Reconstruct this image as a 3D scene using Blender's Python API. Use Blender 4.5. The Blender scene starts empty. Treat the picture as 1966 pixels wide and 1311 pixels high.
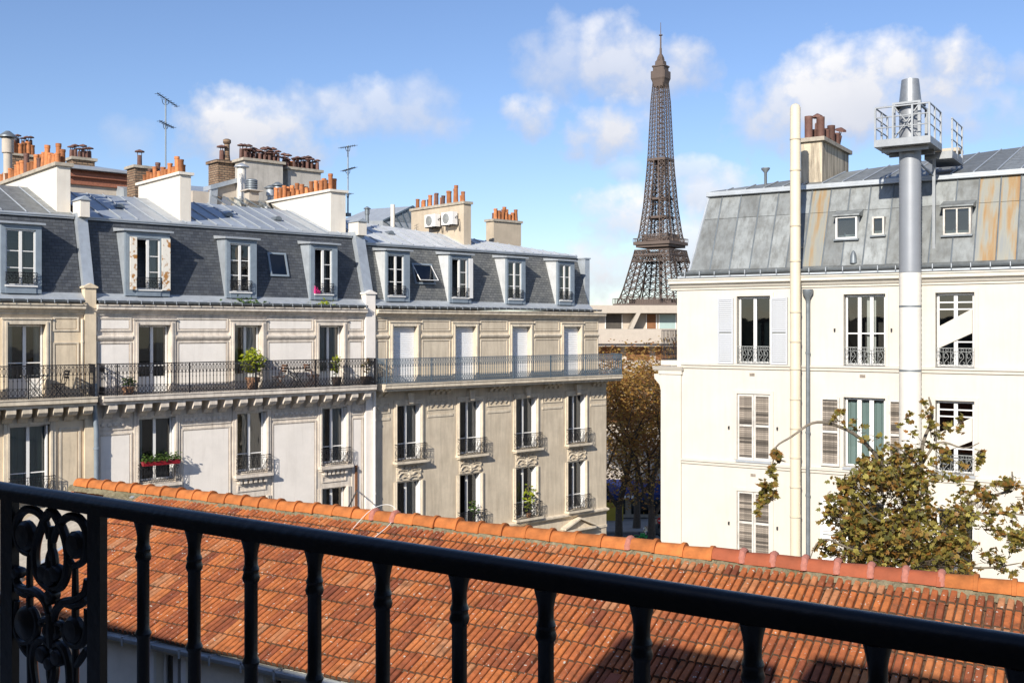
import bpy, math, random
from mathutils import Vector, Matrix, Quaternion
R_ = math.radians
random.seed(7)
scn = bpy.context.scene
COL = scn.collection

# ------------------------------------------------------------------ camera, sky, sun, exposure
EYE = 15.0; FPX = 2000.0; CX = 983.0; HY = 633.0; FWD = 123.5      # eye height, focal length in photo pixels, horizon row, heading
cd = bpy.data.cameras.new('camera'); cam = bpy.data.objects.new('camera', cd); COL.objects.link(cam)
cd.sensor_width = 36.0; cd.lens = 36.0 * FPX / 1966.0
cd.shift_y = -(655.5 - HY) / 1966.0
cd.clip_start = 0.05; cd.clip_end = 6000
cam.location = (0, 0, EYE); cam.rotation_euler = (R_(90), 0, R_(FWD - 90))
scn.camera = cam

SUN_AZ = 11.0; SUN_EL = 27.0                                           # degrees towards +x from the -y direction; elevation
sdir = Vector((math.sin(R_(SUN_AZ)) * math.cos(R_(SUN_EL)), -math.cos(R_(SUN_AZ)) * math.cos(R_(SUN_EL)), math.sin(R_(SUN_EL))))
sl = bpy.data.lights.new('sun', 'SUN'); sl.energy = 5.0; sl.angle = R_(0.5); sl.color = (1.0, 0.935, 0.83)
so = bpy.data.objects.new('sun', sl); COL.objects.link(so); so.location = (0, -40, 60)
so.rotation_euler = (-sdir).to_track_quat('-Z', 'Y').to_euler()
scn.view_settings.view_transform = 'Standard'; scn.view_settings.look = 'None'
scn.view_settings.exposure = 0.32; scn.view_settings.gamma = 1.0; scn.view_settings.use_curve_mapping = False
scn.cycles.max_bounces = 6; scn.cycles.diffuse_bounces = 3; scn.cycles.glossy_bounces = 3
scn.cycles.transparent_max_bounces = 10; scn.cycles.transmission_bounces = 3
scn.cycles.use_denoising = True; scn.cycles.caustics_reflective = False; scn.cycles.caustics_refractive = False

def ray(x, y=HY):
    u = (x - CX) / FPX; a = R_(FWD); fx, fy = math.cos(a), math.sin(a)
    return (fx + fy * u, fy - fx * u, -(y - HY) / FPX)

# cumulus: (photo x, photo y, radius x, radius y, brightness) turned into azimuth and elevation
CLOUDS = [(450, 235, 105, 58, 1.0), (520, 262, 150, 55, .93), (700, 222, 190, 52, .62), (1013, 225, 58, 42, .95), (1075, 125, 90, 70, .55),
          (1185, 130, 95, 85, .8), (1160, 250, 85, 55, 1.0), (1325, 125, 62, 62, .8), (1500, 215, 90, 85, .85), (1600, 180, 130, 85, 1.0),
          (1770, 130, 150, 62, 1.0), (1720, 210, 190, 55, .7), (1190, 430, 80, 60, 1.0), (1160, 520, 110, 70, 1.0), (1370, 370, 70, 50, .85),
          (1330, 325, 60, 22, .6), (1200, 325, 30, 22, .5), (820, 190, 70, 40, .45), (250, 265, 45, 40, .3), (1960, 130, 30, 30, .6), (1330, 480, 90, 60, .8)]
w = bpy.data.worlds.new('World'); scn.world = w; w.use_nodes = True
nt = w.node_tree; nt.nodes.clear(); N = nt.nodes.new; LK = nt.links.new
def wmath(op, a, b=None, c=None, clamp=False):
    n = N('ShaderNodeMath'); n.operation = op; n.use_clamp = clamp
    for i, v in enumerate((a, b, c)):
        if v is None: continue
        if isinstance(v, (int, float)): n.inputs[i].default_value = v
        else: LK(v, n.inputs[i])
    return n.outputs[0]
wo = N('ShaderNodeOutputWorld'); bg = N('ShaderNodeBackground'); sky = N('ShaderNodeTexSky'); tc = N('ShaderNodeTexCoord')
sky.sky_type = 'NISHITA'; sky.sun_disc = False; sky.sun_elevation = R_(SUN_EL); sky.sun_rotation = R_(180 - SUN_AZ)
sky.altitude = 50; sky.air_density = 1.0; sky.dust_density = 0.25; sky.ozone_density = 1.4
sp = N('ShaderNodeSeparateXYZ'); LK(tc.outputs['Generated'], sp.inputs[0])
nz = N('ShaderNodeTexNoise'); nz.inputs['Scale'].default_value = 13; nz.inputs['Detail'].default_value = 7; nz.inputs['Roughness'].default_value = .58
LK(tc.outputs['Generated'], nz.inputs['Vector'])
nz2 = N('ShaderNodeTexNoise'); nz2.inputs['Scale'].default_value = 42; nz2.inputs['Detail'].default_value = 6; LK(tc.outputs['Generated'], nz2.inputs['Vector'])
az = wmath('ARCTAN2', sp.outputs['X'], sp.outputs['Y']); el = wmath('ARCSINE', sp.outputs['Z'])
nv = wmath('ADD', wmath('MULTIPLY', wmath('SUBTRACT', nz.outputs['Fac'], .5), 3.0), wmath('MULTIPLY', wmath('SUBTRACT', nz2.outputs['Fac'], .5), 1.7))
cov = None; shn = None; shd = None
for (x, y, rx, ry, br) in CLOUDS:
    rx *= 1.3; ry *= 1.3; d = ray(x, y); L0 = math.hypot(d[0], d[1]); a0 = math.atan2(d[0], d[1]); e0 = math.atan2(d[2], L0)
    q = wmath('ADD', wmath('POWER', wmath('ABSOLUTE', wmath('MULTIPLY', wmath('SUBTRACT', az, a0), FPX / rx)), 2.0),
              wmath('POWER', wmath('ABSOLUTE', wmath('MULTIPLY', wmath('SUBTRACT', el, e0), FPX / ry)), 2.0))
    v = wmath('MULTIPLY', wmath('SUBTRACT', wmath('ADD', .95, nv), q), 1.0, clamp=True)
    v = wmath('MULTIPLY', v, br)
    sv = wmath('MULTIPLY', v, wmath('MULTIPLY', wmath('SUBTRACT', el, e0), FPX / ry)); shn = sv if shn is None else wmath('ADD', shn, sv); shd = v if shd is None else wmath('ADD', shd, v)
    cov = v if cov is None else wmath('MAXIMUM', cov, v)
# the same broken cumulus goes on round the rest of the sky
ca = math.atan2(ray(983)[0], ray(983)[1])
away = wmath('MULTIPLY', wmath('SUBTRACT', wmath('ABSOLUTE', wmath('SUBTRACT', az, ca)), .62), 4.0, clamp=True)
nz3 = N('ShaderNodeTexNoise'); nz3.inputs['Scale'].default_value = 4; nz3.inputs['Detail'].default_value = 7; LK(tc.outputs['Generated'], nz3.inputs['Vector'])
gen = wmath('MULTIPLY', wmath('MULTIPLY', wmath('SUBTRACT', nz3.outputs['Fac'], .52), 5.0, clamp=True), away)
cov = wmath('MAXIMUM', cov, gen)
cov = wmath('MULTIPLY', cov, wmath('MULTIPLY', sp.outputs['Z'], 40.0, clamp=True))
lit = wmath('DIVIDE', shn, wmath('ADD', shd, .15))                 # sunlit heads, greyer undersides
sky_mul = N('ShaderNodeMix'); sky_mul.data_type = 'RGBA'; sky_mul.blend_type = 'MULTIPLY'; sky_mul.inputs['Factor'].default_value = 1.0
LK(sky.outputs[0], sky_mul.inputs[6]); sky_mul.inputs[7].default_value = (.80, .87, 1.07, 1)
ccol = N('ShaderNodeMix'); ccol.data_type = 'RGBA'; ccol.inputs[6].default_value = (4.2, 4.4, 5.15, 1); ccol.inputs[7].default_value = (7.6, 7.45, 7.4, 1)
LK(wmath('ADD', wmath('ADD', wmath('MULTIPLY', cov, .38), wmath('MULTIPLY', lit, .75)), wmath('ADD', wmath('MULTIPLY', nv, .18), .22), clamp=True), ccol.inputs['Factor'])
cm = N('ShaderNodeMix'); cm.data_type = 'RGBA'
LK(wmath('MULTIPLY', cov, .92), cm.inputs['Factor']); LK(sky_mul.outputs[2], cm.inputs[6]); LK(ccol.outputs[2], cm.inputs[7])
LK(cm.outputs[2], bg.inputs['Color']); bg.inputs['Strength'].default_value = 0.11
LK(bg.outputs[0], wo.inputs['Surface'])

# ------------------------------------------------------------------ frames: a local x along a wall, y into it, z up
class Frame:
    def __init__(s, rot, ox=0.0, oy=0.0): s.rot = rot; s.c = math.cos(R_(rot)); s.n = math.sin(R_(rot)); s.o = (ox, oy)
    def world(s, x, y, z=0.0): return Vector((s.o[0] + s.c * x - s.n * y, s.o[1] + s.n * x + s.c * y, z))
    def loc(s, p): dx, dy = p[0] - s.o[0], p[1] - s.o[1]; return (s.c * dx + s.n * dy, -s.n * dx + s.c * dy)
    def px(s, x, y=HY, ly=0.0):                      # where the line of sight meets the wall plane ly
        d = ray(x, y); dl = -s.n * d[0] + s.c * d[1]; l0 = -(-s.n * s.o[0] + s.c * s.o[1]); t = (ly - l0) / dl
        return (s.loc((d[0] * t, d[1] * t))[0], EYE + d[2] * t)
    def x(s, x, ly=0.0): return s.px(x, HY, ly)[0]
    def z(s, x, y, ly=0.0): return s.px(x, y, ly)[1]
d_ = ray(787); LF = Frame(74.9, d_[0] * 44, d_[1] * 44)        # the row of houses on the left
d_ = ray(1300); RF = Frame(0.8, d_[0] * 33.9, d_[1] * 33.9)    # the white house
TF = Frame(3.2)                                                 # the tiled roof
BF = Frame(-0.8)                                                # the balcony rail
VF = Frame(33.5)                                                # square to the view, for things down the street
def at(x, t): d = ray(x); return Vector((d[0] * t, d[1] * t, 0))

# ------------------------------------------------------------------ mesh builder
class MB:
    def __init__(s): s.v = []; s.f = []
    def poly(s, *pts):
        b = len(s.v); s.v += [tuple(p) for p in pts]; s.f.append(tuple(range(b, b + len(pts)))); return s
    def hexa(s, p):                                  # 4 lower then 4 upper, both counter-clockwise from above
        b = len(s.v); s.v += [tuple(q) for q in p]
        s.f += [tuple(b + i for i in q) for q in ((3, 2, 1, 0), (4, 5, 6, 7), (0, 1, 5, 4), (1, 2, 6, 5), (2, 3, 7, 6), (3, 0, 4, 7))]; return s
    def box(s, x0, x1, y0, y1, z0, z1):
        return s.hexa([(x0, y0, z0), (x1, y0, z0), (x1, y1, z0), (x0, y1, z0), (x0, y0, z1), (x1, y0, z1), (x1, y1, z1), (x0, y1, z1)])
    def prism(s, pts, y0, y1):                       # outline in x, z extruded along y
        n = len(pts); b = len(s.v)
        s.v += [(x, y0, z) for x, z in pts] + [(x, y1, z) for x, z in pts]
        s.f.append(tuple(range(b, b + n))); s.f.append(tuple(range(b + 2 * n - 1, b + n - 1, -1)))
        for i in range(n): j = (i + 1) % n; s.f.append((b + j, b + i, b + n + i, b + n + j))
        return s
    def sweep_x(s, pts, x0, x1):                     # outline in y, z extruded along x
        n = len(pts); b = len(s.v)
        s.v += [(x0, y, z) for y, z in pts] + [(x1, y, z) for y, z in pts]
        s.f.append(tuple(range(b + n - 1, b - 1, -1))); s.f.append(tuple(range(b + n, b + 2 * n)))
        for i in range(n): j = (i + 1) % n; s.f.append((b + i, b + j, b + n + j, b + n + i))
        return s
    def tube(s, pts, r, n=5, closed=False, flat=None):
        pts = [Vector(p) for p in pts]; m = len(pts); b = len(s.v); rs = r if isinstance(r, (list, tuple)) else [r] * m
        up = None
        for i, p in enumerate(pts):
            a = pts[(i - 1) % m] if (closed or i > 0) else p; c = pts[(i + 1) % m] if (closed or i < m - 1) else p
            t = (c - a); t = t.normalized() if t.length > 1e-9 else Vector((0, 0, 1))
            if flat is not None: side = Vector(flat); q = t.cross(side).normalized(); side = q.cross(t).normalized()
            else:
                if up is None: up = Vector((0, 0, 1)) if abs(t.z) < .9 else Vector((1, 0, 0))
                side = t.cross(up).normalized(); q = side.cross(t).normalized(); up = q
            for k in range(n):
                an = 2 * math.pi * k / n + math.pi / n
                s.v.append(tuple(p + (side * math.cos(an) + q * math.sin(an)) * rs[i]))
        for i in range(m if closed else m - 1):
            i2 = (i + 1) % m
            for k in range(n):
                k2 = (k + 1) % n; s.f.append((b + i * n + k, b + i * n + k2, b + i2 * n + k2, b + i2 * n + k))
        if not closed: s.f.append(tuple(b + k for k in range(n - 1, -1, -1))); s.f.append(tuple(b + (m - 1) * n + k for k in range(n)))
        return s
    def lathe(s, cx, cy, prof, n=12):                # closed by its own profile ends
        b = len(s.v)
        for r, z in prof:
            for k in range(n): a = 2 * math.pi * k / n; s.v.append((cx + r * math.cos(a), cy + r * math.sin(a), z))
        for i in range(len(prof) - 1):
            for k in range(n): k2 = (k + 1) % n; s.f.append((b + i * n + k, b + i * n + k2, b + (i + 1) * n + k2, b + (i + 1) * n + k))
        s.f.append(tuple(b + k for k in range(n - 1, -1, -1))); s.f.append(tuple(b + (len(prof) - 1) * n + k for k in range(n)))
        return s
    def mesh(s, name, mat, smooth=False):
        me = bpy.data.meshes.new(name); me.from_pydata(s.v, [], s.f)
        if smooth:
            me.shade_smooth(); me.set_sharp_from_angle(angle=R_(38))
        if mat is not None: me.materials.append(MAT[mat])
        me.update(); return me
def arc(cx, cz, r, a0, a1, n=8, y=0.0, rz=None):
    return [(cx + r * math.cos(R_(a0 + (a1 - a0) * i / n)), y, cz + (rz or r) * math.sin(R_(a0 + (a1 - a0) * i / n))) for i in range(n + 1)]
def smooth_curve(pts, k=4, closed=False):
    P = [Vector(p) for p in pts]; out = []; n = len(P)
    for i in range(n if closed else n - 1):
        p0 = P[(i - 1) % n] if closed or i > 0 else P[0]; p1 = P[i]; p2 = P[(i + 1) % n]; p3 = P[(i + 2) % n] if closed or i + 2 < n else P[-1]
        for j in range(k):
            t = j / k; out.append(.5 * ((2 * p1) + (p2 - p0) * t + (2 * p0 - 5 * p1 + 4 * p2 - p3) * t * t + (3 * p1 - p0 - 3 * p2 + p3) * t ** 3))
    if not closed: out.append(P[-1])
    return out

# ------------------------------------------------------------------ objects
POS = {}
def thing(name, label, cat, frame=None, pos=(0, 0, 0), group=None, rz=0.0):
    """an Empty at the base of a thing; its parts are given in the frame's coordinates"""
    o = bpy.data.objects.new(name, None); COL.objects.link(o); f = frame or Frame(0)
    o.location = f.world(*pos); o.rotation_euler = (0, 0, R_(f.rot)); o.empty_display_size = .3
    o['label'] = label; o['category'] = cat
    if group: o['group'] = group
    POS[o.name] = Vector(pos); return o
def link(name, me, parent, pos=(0, 0, 0), rot=None, scale=None):
    o = bpy.data.objects.new(name, me); COL.objects.link(o)
    if parent is not None: o.parent = parent; o.location = Vector(pos) - POS[parent.name]
    else: o.location = pos
    if rot: o.rotation_euler = rot
    if scale: o.scale = scale
    POS[o.name] = Vector(pos); return o
def part(name, mb, mat, parent, pos=(0, 0, 0), smooth=False, rot=None, label=None, kind=None, scale=None):
    o = link(name, mb.mesh(name, mat, smooth), parent, pos, rot, scale)
    if label: o['label'] = label
    if kind: o['kind'] = kind
    return o
def single(name, mb, mat, label, cat, frame, pos, group=None, smooth=False):
    """a thing that is one mesh, built about its own base"""
    o = link(name, mb.mesh(name, mat, smooth), None); f = frame
    o.location = f.world(*pos); o.rotation_euler = (0, 0, R_(f.rot)); o['label'] = label; o['category'] = cat
    if group: o['group'] = group
    return o

# ------------------------------------------------------------------ materials
MAT = {}
def mat(name, col, rough=.8, metal=0.0, var=.14, scale=2.0, bump=.15, bscale=40.0, streak=0.0, dirt=(.12, .1, .085), rnd=0.0, grime=0.0, spec=.4, bdist=.01, lo=.5, hi=.8):
    m = bpy.data.materials.new(name); m.use_nodes = True; MAT[name] = m
    nt = m.node_tree; b = nt.nodes['Principled BSDF']; N = nt.nodes.new; K = nt.links.new
    b.inputs['Roughness'].default_value = rough; b.inputs['Metallic'].default_value = metal; b.inputs['Specular IOR Level'].default_value = spec
    tc = N('ShaderNodeTexCoord'); n1 = N('ShaderNodeTexNoise'); n1.inputs['Scale'].default_value = scale; n1.inputs['Detail'].default_value = 6; n1.inputs['Roughness'].default_value = .65
    K(tc.outputs['Object'], n1.inputs['Vector'])
    mr = N('ShaderNodeMapRange'); mr.inputs[1].default_value = .3; mr.inputs[2].default_value = .7; mr.inputs[3].default_value = 1 - var; mr.inputs[4].default_value = 1 + var
    K(n1.outputs['Fac'], mr.inputs[0]); fac = mr.outputs[0]
    if rnd:
        oi = N('ShaderNodeObjectInfo'); r2 = N('ShaderNodeMapRange'); r2.inputs[3].default_value = 1 - rnd; r2.inputs[4].default_value = 1 + rnd; K(oi.outputs['Random'], r2.inputs[0])
        mm = N('ShaderNodeMath'); mm.operation = 'MULTIPLY'; K(fac, mm.inputs[0]); K(r2.outputs[0], mm.inputs[1]); fac = mm.outputs[0]
    mx = N('ShaderNodeVectorMath'); mx.operation = 'SCALE'; mx.inputs[0].default_value = col; K(fac, mx.inputs['Scale']); out = mx.outputs[0]
    if streak or grime:
        mp = N('ShaderNodeMapping'); mp.inputs['Scale'].default_value = (5, 5, .45) if streak else (1.3, 1.3, 1.3); K(tc.outputs['Object'], mp.inputs['Vector'])
        n2 = N('ShaderNodeTexNoise'); n2.inputs['Scale'].default_value = 1.0; n2.inputs['Detail'].default_value = 7; n2.inputs['Roughness'].default_value = .7; K(mp.outputs[0], n2.inputs['Vector'])
        m3 = N('ShaderNodeMapRange'); m3.inputs[1].default_value = lo; m3.inputs[2].default_value = hi; m3.inputs[3].default_value = 0; m3.inputs[4].default_value = streak or grime; K(n2.outputs['Fac'], m3.inputs[0])
        mc = N('ShaderNodeMix'); mc.data_type = 'RGBA'; K(m3.outputs[0], mc.inputs['Factor']); K(out, mc.inputs[6]); mc.inputs[7].default_value = (*dirt, 1); out = mc.outputs[2]
    K(out, b.inputs['Base Color'])
    if bump:
        n3 = N('ShaderNodeTexNoise'); n3.inputs['Scale'].default_value = bscale; n3.inputs['Detail'].default_value = 4; K(tc.outputs['Object'], n3.inputs['Vector'])
        bp = N('ShaderNodeBump'); bp.inputs['Strength'].default_value = bump; bp.inputs['Distance'].default_value = bdist; K(n3.outputs['Fac'], bp.inputs['Height']); K(bp.outputs[0], b.inputs['Normal'])
    return m
mat('stone_white', (.86, .80, .73), .85, streak=.3, dirt=(.5, .43, .36), scale=1.2, var=.07)
mat('stone_trim', (.73, .65, .555), .85, lo=.45, hi=.76, streak=.7, dirt=(.27, .22, .18), scale=3, var=.14)
mat('stone_beige', (.63, .54, .415), .88, lo=.42, hi=.75, streak=.55, dirt=(.30, .235, .165), scale=1.3, var=.14, bscale=60)
mat('stone_beige_trim', (.69, .60, .47), .88, lo=.45, hi=.75, streak=.6, dirt=(.25, .2, .145), scale=3, var=.14)
mat('carved_stone', (.60, .51, .39), .9, var=.3, scale=14, bump=1.0, bscale=16, bdist=.05)
mat('stone_tan', (.70, .58, .42), .88, streak=.55, dirt=(.28, .22, .16), scale=1.3, var=.16)
mat('white_render', (.61, .57, .50), .9, var=.05, scale=1.0, streak=.24, lo=.47, hi=.78, dirt=(.40, .355, .29), bump=.08)
mat('white_paint', (.78, .77, .75), .45, var=.04, bump=.03)
mat('peeling_paint', (.62, .59, .54), .8, var=.12, scale=12, grime=.9, dirt=(.22, .19, .165), bump=.3)
mat('shutter_white', (.47, .485, .51), .55, var=.06, bump=.05)
mat('grey_wood', (.20, .17, .14), .85, rnd=.65, var=.4, scale=18, bump=.3)
mat('rusty_paint', (.78, .72, .62), .7, var=.1, grime=.0)
mat('chimney_white', (.72, .67, .59), .9, var=.06, lo=.45, hi=.75, streak=.3, dirt=(.5, .43, .35))
mat('chimney_stained', (.56, .48, .36), .9, var=.12, streak=.85, dirt=(.07, .055, .045), scale=2, lo=.46, hi=.66)
mat('chimney_beige', (.50, .42, .32), .9, var=.1, streak=.35, dirt=(.26, .21, .16))
mat('chimney_grey', (.47, .44, .395), .9, var=.14, streak=.6, dirt=(.16, .14, .12))
mat('cap_stone', (.40, .355, .29), .95, var=.25, scale=6, grime=.6, dirt=(.12, .11, .08))
mat('terracotta', (.45, .17, .065), .85, var=.3, scale=6, rnd=.5, streak=.75, dirt=(.12, .055, .035))
mat('dark_pot', (.13, .065, .05), .7, var=.3, scale=6, rnd=.4)
mat('zinc', (.42, .46, .50), .42, .35, var=.14, scale=2.5, streak=.35, dirt=(.30, .30, .29), rnd=.1, bump=.1, bscale=6)
mat('zinc_pale', (.42, .45, .48), .45, .3, var=.12, scale=3, streak=.2, dirt=(.33, .33, .33), bump=.1, bscale=6)
mat('zinc_bright', (.62, .635, .64), .45, .12, var=.12, scale=3, streak=.35, dirt=(.36, .36, .35), rnd=.08, bump=.1, bscale=6)
mat('own_render', (.15, .135, .115), .9, var=.1)  # unseen house wall, kept dark to dull the rail's reflections
mat('tile_moss_shade', (.095, .06, .038), 1.0, var=.6, scale=14, bump=.6)  # mossy tile ends; in the grooves, rib shade put into the colour
mat('zinc_dark', (.20, .225, .245), .5, .4, var=.2, scale=3, bump=.1)
mat('zinc_old', (.24, .255, .255), .55, .25, var=.22, scale=2.2, streak=.75, dirt=(.10, .098, .088), lo=.44, hi=.72, rnd=.24, bump=.12, bscale=5)
mat('lead_frame', (.25, .30, .35), .55, .2, var=.12, scale=4)
mat('iron_black', (.022, .022, .026), .5, .3, var=.3, scale=30, bump=.2, bscale=120)
mat('iron_blue', (.115, .155, .195), .55, .2, var=.2)
mat('iron_grey', (.30, .31, .30), .55, .3, var=.2)
mat('rail_paint', (.003, .0035, .006), .32, 0.0, var=.5, scale=25, bump=.35, bscale=55, bdist=.003, spec=.42)
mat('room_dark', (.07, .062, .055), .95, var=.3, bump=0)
mat('curtain', (.66, .65, .62), .95, var=.06, scale=5, bump=.1)
mat('curtain_dark', (.22, .21, .20), .95, var=.1, bump=.1)
mat('curtain_blue', (.05, .08, .2), .95, var=.1)
mat('blind_green', (.32, .42, .41), .8, var=.05, bump=.05)
mat('roller_white', (.80, .81, .83), .5, var=.03, bump=0)
mat('galvanised', (.29, .305, .32), .45, .55, var=.12, scale=5, bump=.08)
mat('grey_duct', (.29, .305, .33), .45, .25, var=.05, scale=3, bump=.05)
mat('white_duct', (.70, .665, .60), .55, 0, var=.04, scale=2, streak=.12, dirt=(.55, .5, .43))
mat('cream_pipe', (.66, .575, .43), .5, 0, var=.04, scale=2, streak=.15, dirt=(.5, .42, .3))
mat('brick_red', (.30, .12, .075), .9, var=.35, scale=20, bump=.4)
mat('brick_old', (.27, .19, .13), .95, var=.5, scale=16, bump=.8, bscale=30, bdist=.03)
mat('stone_far', (.50, .44, .37), .9, var=.12, streak=.35, dirt=(.3, .25, .2))
mat('concrete', (.46, .40, .335), .9, var=.07, streak=.3, dirt=(.36, .3, .24))
mat('brown_panel', (.20, .09, .04), .8, var=.2)
mat('tower_iron', (.115, .086, .073), .7, 0, var=.12, scale=.05, bump=0)
mat('bark', (.085, .065, .048), .95, var=.35, scale=9, bump=.6, bscale=20, bdist=.03)
mat('bark_pale', (.20, .17, .13), .95, var=.35, scale=7, bump=.5, bscale=20, bdist=.02)
mat('mortar', (.21, .18, .115), 1.0, var=.45, scale=9, grime=.85, dirt=(.09, .085, .035), bump=1.0, bscale=24, bdist=.04)
mat('pink_mortar', (.40, .16, .12), .95, var=.25, scale=12, bump=.8, bscale=30, bdist=.02)
mat('ridge_tile', (.43, .14, .036), .85, var=.25, scale=7, rnd=.2, grime=.6, dirt=(.2, .10, .05), bump=.2)
mat('ridge_tile_red', (.31, .082, .036), .8, var=.14, scale=7, rnd=.1, grime=.3, dirt=(.36, .16, .1), bump=.2)
mat('house_wall', (.80, .75, .66), .9, var=.1, streak=.25, dirt=(.36, .31, .25))
mat('asphalt', (.06, .06, .062), .95, var=.2, scale=.6)
mat('pavement', (.30, .285, .26), .9, var=.15, scale=.5)
mat('earth', (.14, .13, .11), 1.0, var=.3, scale=.1)
mat('blue_canvas', (.012, .026, .12), .7, var=.1)
mat('yellow_paint', (.42, .32, .04), .6)
mat('car_paint', (.15, .16, .165), .25, .6, var=.03, bump=0)
mat('rubber', (.015, .015, .015), .9, var=.1, bump=0)
mat('green_paint', (.05, .5, .12), .4, var=.05, bump=0)
mat('sign_red', (.5, .015, .02), .4, var=.02, bump=0)
mat('pot_clay', (.40, .22, .13), .9, var=.15, scale=8)
mat('pot_dark', (.10, .07, .055), .9, var=.15)
mat('red_plastic', (.26, .012, .022), .4, var=.05)
mat('wood_brown', (.21, .095, .045), .7, var=.25, scale=12)
mat('pink_cloth', (.7, .03, .2), .8)
mat('lamp_glow', (.6, .35, .12), .7)

def glass_mat(name, tint, refl=.9):
    m = bpy.data.materials.new(name); m.use_nodes = True; MAT[name] = m; nt = m.node_tree; nt.nodes.clear(); N = nt.nodes.new; K = nt.links.new
    o = N('ShaderNodeOutputMaterial'); t = N('ShaderNodeBsdfTransparent'); g = N('ShaderNodeBsdfGlossy'); x = N('ShaderNodeMixShader'); fr = N('ShaderNodeFresnel')
    t.inputs[0].default_value = (*tint, 1); g.inputs['Roughness'].default_value = .02; g.inputs['Color'].default_value = (refl, refl, refl, 1); fr.inputs['IOR'].default_value = 1.9
    nz = N('ShaderNodeTexNoise'); nz.inputs['Scale'].default_value = 1.2; tcn = N('ShaderNodeTexCoord'); K(tcn.outputs['Object'], nz.inputs['Vector'])
    bp = N('ShaderNodeBump'); bp.inputs['Strength'].default_value = .06; bp.inputs['Distance'].default_value = .05; K(nz.outputs['Fac'], bp.inputs['Height']); K(bp.outputs[0], g.inputs['Normal'])
    K(fr.outputs[0], x.inputs[0]); K(t.outputs[0], x.inputs[1]); K(g.outputs[0], x.inputs[2]); K(x.outputs[0], o.inputs['Surface'])
glass_mat('glass', (.72, .76, .76)); glass_mat('glass_sky', (.25, .34, .38)); glass_mat('glass_frost', (.6, .64, .62))

def slate_mat(name, c1, c2, moss):
    m = mat(name, c1, .55, 0, var=.2, scale=1.5, bump=0); nt = m.node_tree; N = nt.nodes.new; K = nt.links.new; b = nt.nodes['Principled BSDF']
    tc = N('ShaderNodeTexCoord'); sx = N('ShaderNodeSeparateXYZ'); cx = N('ShaderNodeCombineXYZ'); K(tc.outputs['Object'], sx.inputs[0]); K(sx.outputs['X'], cx.inputs['X']); K(sx.outputs['Z'], cx.inputs['Y'])
    br = N('ShaderNodeTexBrick'); K(cx.outputs[0], br.inputs['Vector']); br.inputs['Scale'].default_value = 1.0
    br.inputs['Brick Width'].default_value = .2; br.inputs['Row Height'].default_value = .115; br.inputs['Mortar Size'].default_value = .007; br.inputs['Mortar Smooth'].default_value = .2; br.inputs['Bias'].default_value = 0
    br.inputs['Color1'].default_value = (*c1, 1); br.inputs['Color2'].default_value = (*c2, 1); br.inputs['Mortar'].default_value = (.03, .032, .036, 1)
    n = N('ShaderNodeTexNoise'); n.inputs['Scale'].default_value = 1.1; n.inputs['Detail'].default_value = 7; n.inputs['Roughness'].default_value = .7; K(tc.outputs['Object'], n.inputs['Vector'])
    r = N('ShaderNodeMapRange'); r.inputs[1].default_value = .45; r.inputs[2].default_value = .75; r.inputs[4].default_value = moss; K(n.outputs['Fac'], r.inputs[0])
    mc = N('ShaderNodeMix'); mc.data_type = 'RGBA'; K(r.outputs[0], mc.inputs['Factor']); K(br.outputs['Color'], mc.inputs[6]); mc.inputs[7].default_value = (.23, .23, .205, 1); K(mc.outputs[2], b.inputs['Base Color'])
    bp = N('ShaderNodeBump'); bp.inputs['Strength'].default_value = .7; bp.inputs['Distance'].default_value = .02; bp.invert = True; K(br.outputs['Fac'], bp.inputs['Height']); K(bp.outputs[0], b.inputs['Normal'])
def brick_mat(name):
    m = mat(name, (.27, .19, .13), .95, bump=0); nt = m.node_tree; N = nt.nodes.new; K = nt.links.new; b = nt.nodes['Principled BSDF']
    tc = N('ShaderNodeTexCoord'); sx = N('ShaderNodeSeparateXYZ'); ad = N('ShaderNodeMath'); cx = N('ShaderNodeCombineXYZ'); K(tc.outputs['Object'], sx.inputs[0]); K(sx.outputs['X'], ad.inputs[0]); K(sx.outputs['Y'], ad.inputs[1]); K(ad.outputs[0], cx.inputs['X']); K(sx.outputs['Z'], cx.inputs['Y'])
    br = N('ShaderNodeTexBrick'); K(cx.outputs[0], br.inputs['Vector']); br.inputs['Scale'].default_value = 1.0; br.inputs['Brick Width'].default_value = .26; br.inputs['Row Height'].default_value = .11; br.inputs['Mortar Size'].default_value = .014
    br.inputs['Color1'].default_value = (.20, .12, .075, 1); br.inputs['Color2'].default_value = (.31, .215, .14, 1); br.inputs['Mortar'].default_value = (.075, .065, .055, 1); K(br.outputs['Color'], b.inputs['Base Color'])
    bp = N('ShaderNodeBump'); bp.inputs['Strength'].default_value = 1.0; bp.inputs['Distance'].default_value = .03; bp.invert = True; K(br.outputs['Fac'], bp.inputs['Height']); K(bp.outputs[0], b.inputs['Normal'])
brick_mat('brick_old')
slate_mat('slate_dark', (.05, .056, .068), (.082, .09, .104), .22)
slate_mat('slate_grey', (.105, .11, .112), (.17, .172, .168), .7)

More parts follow.
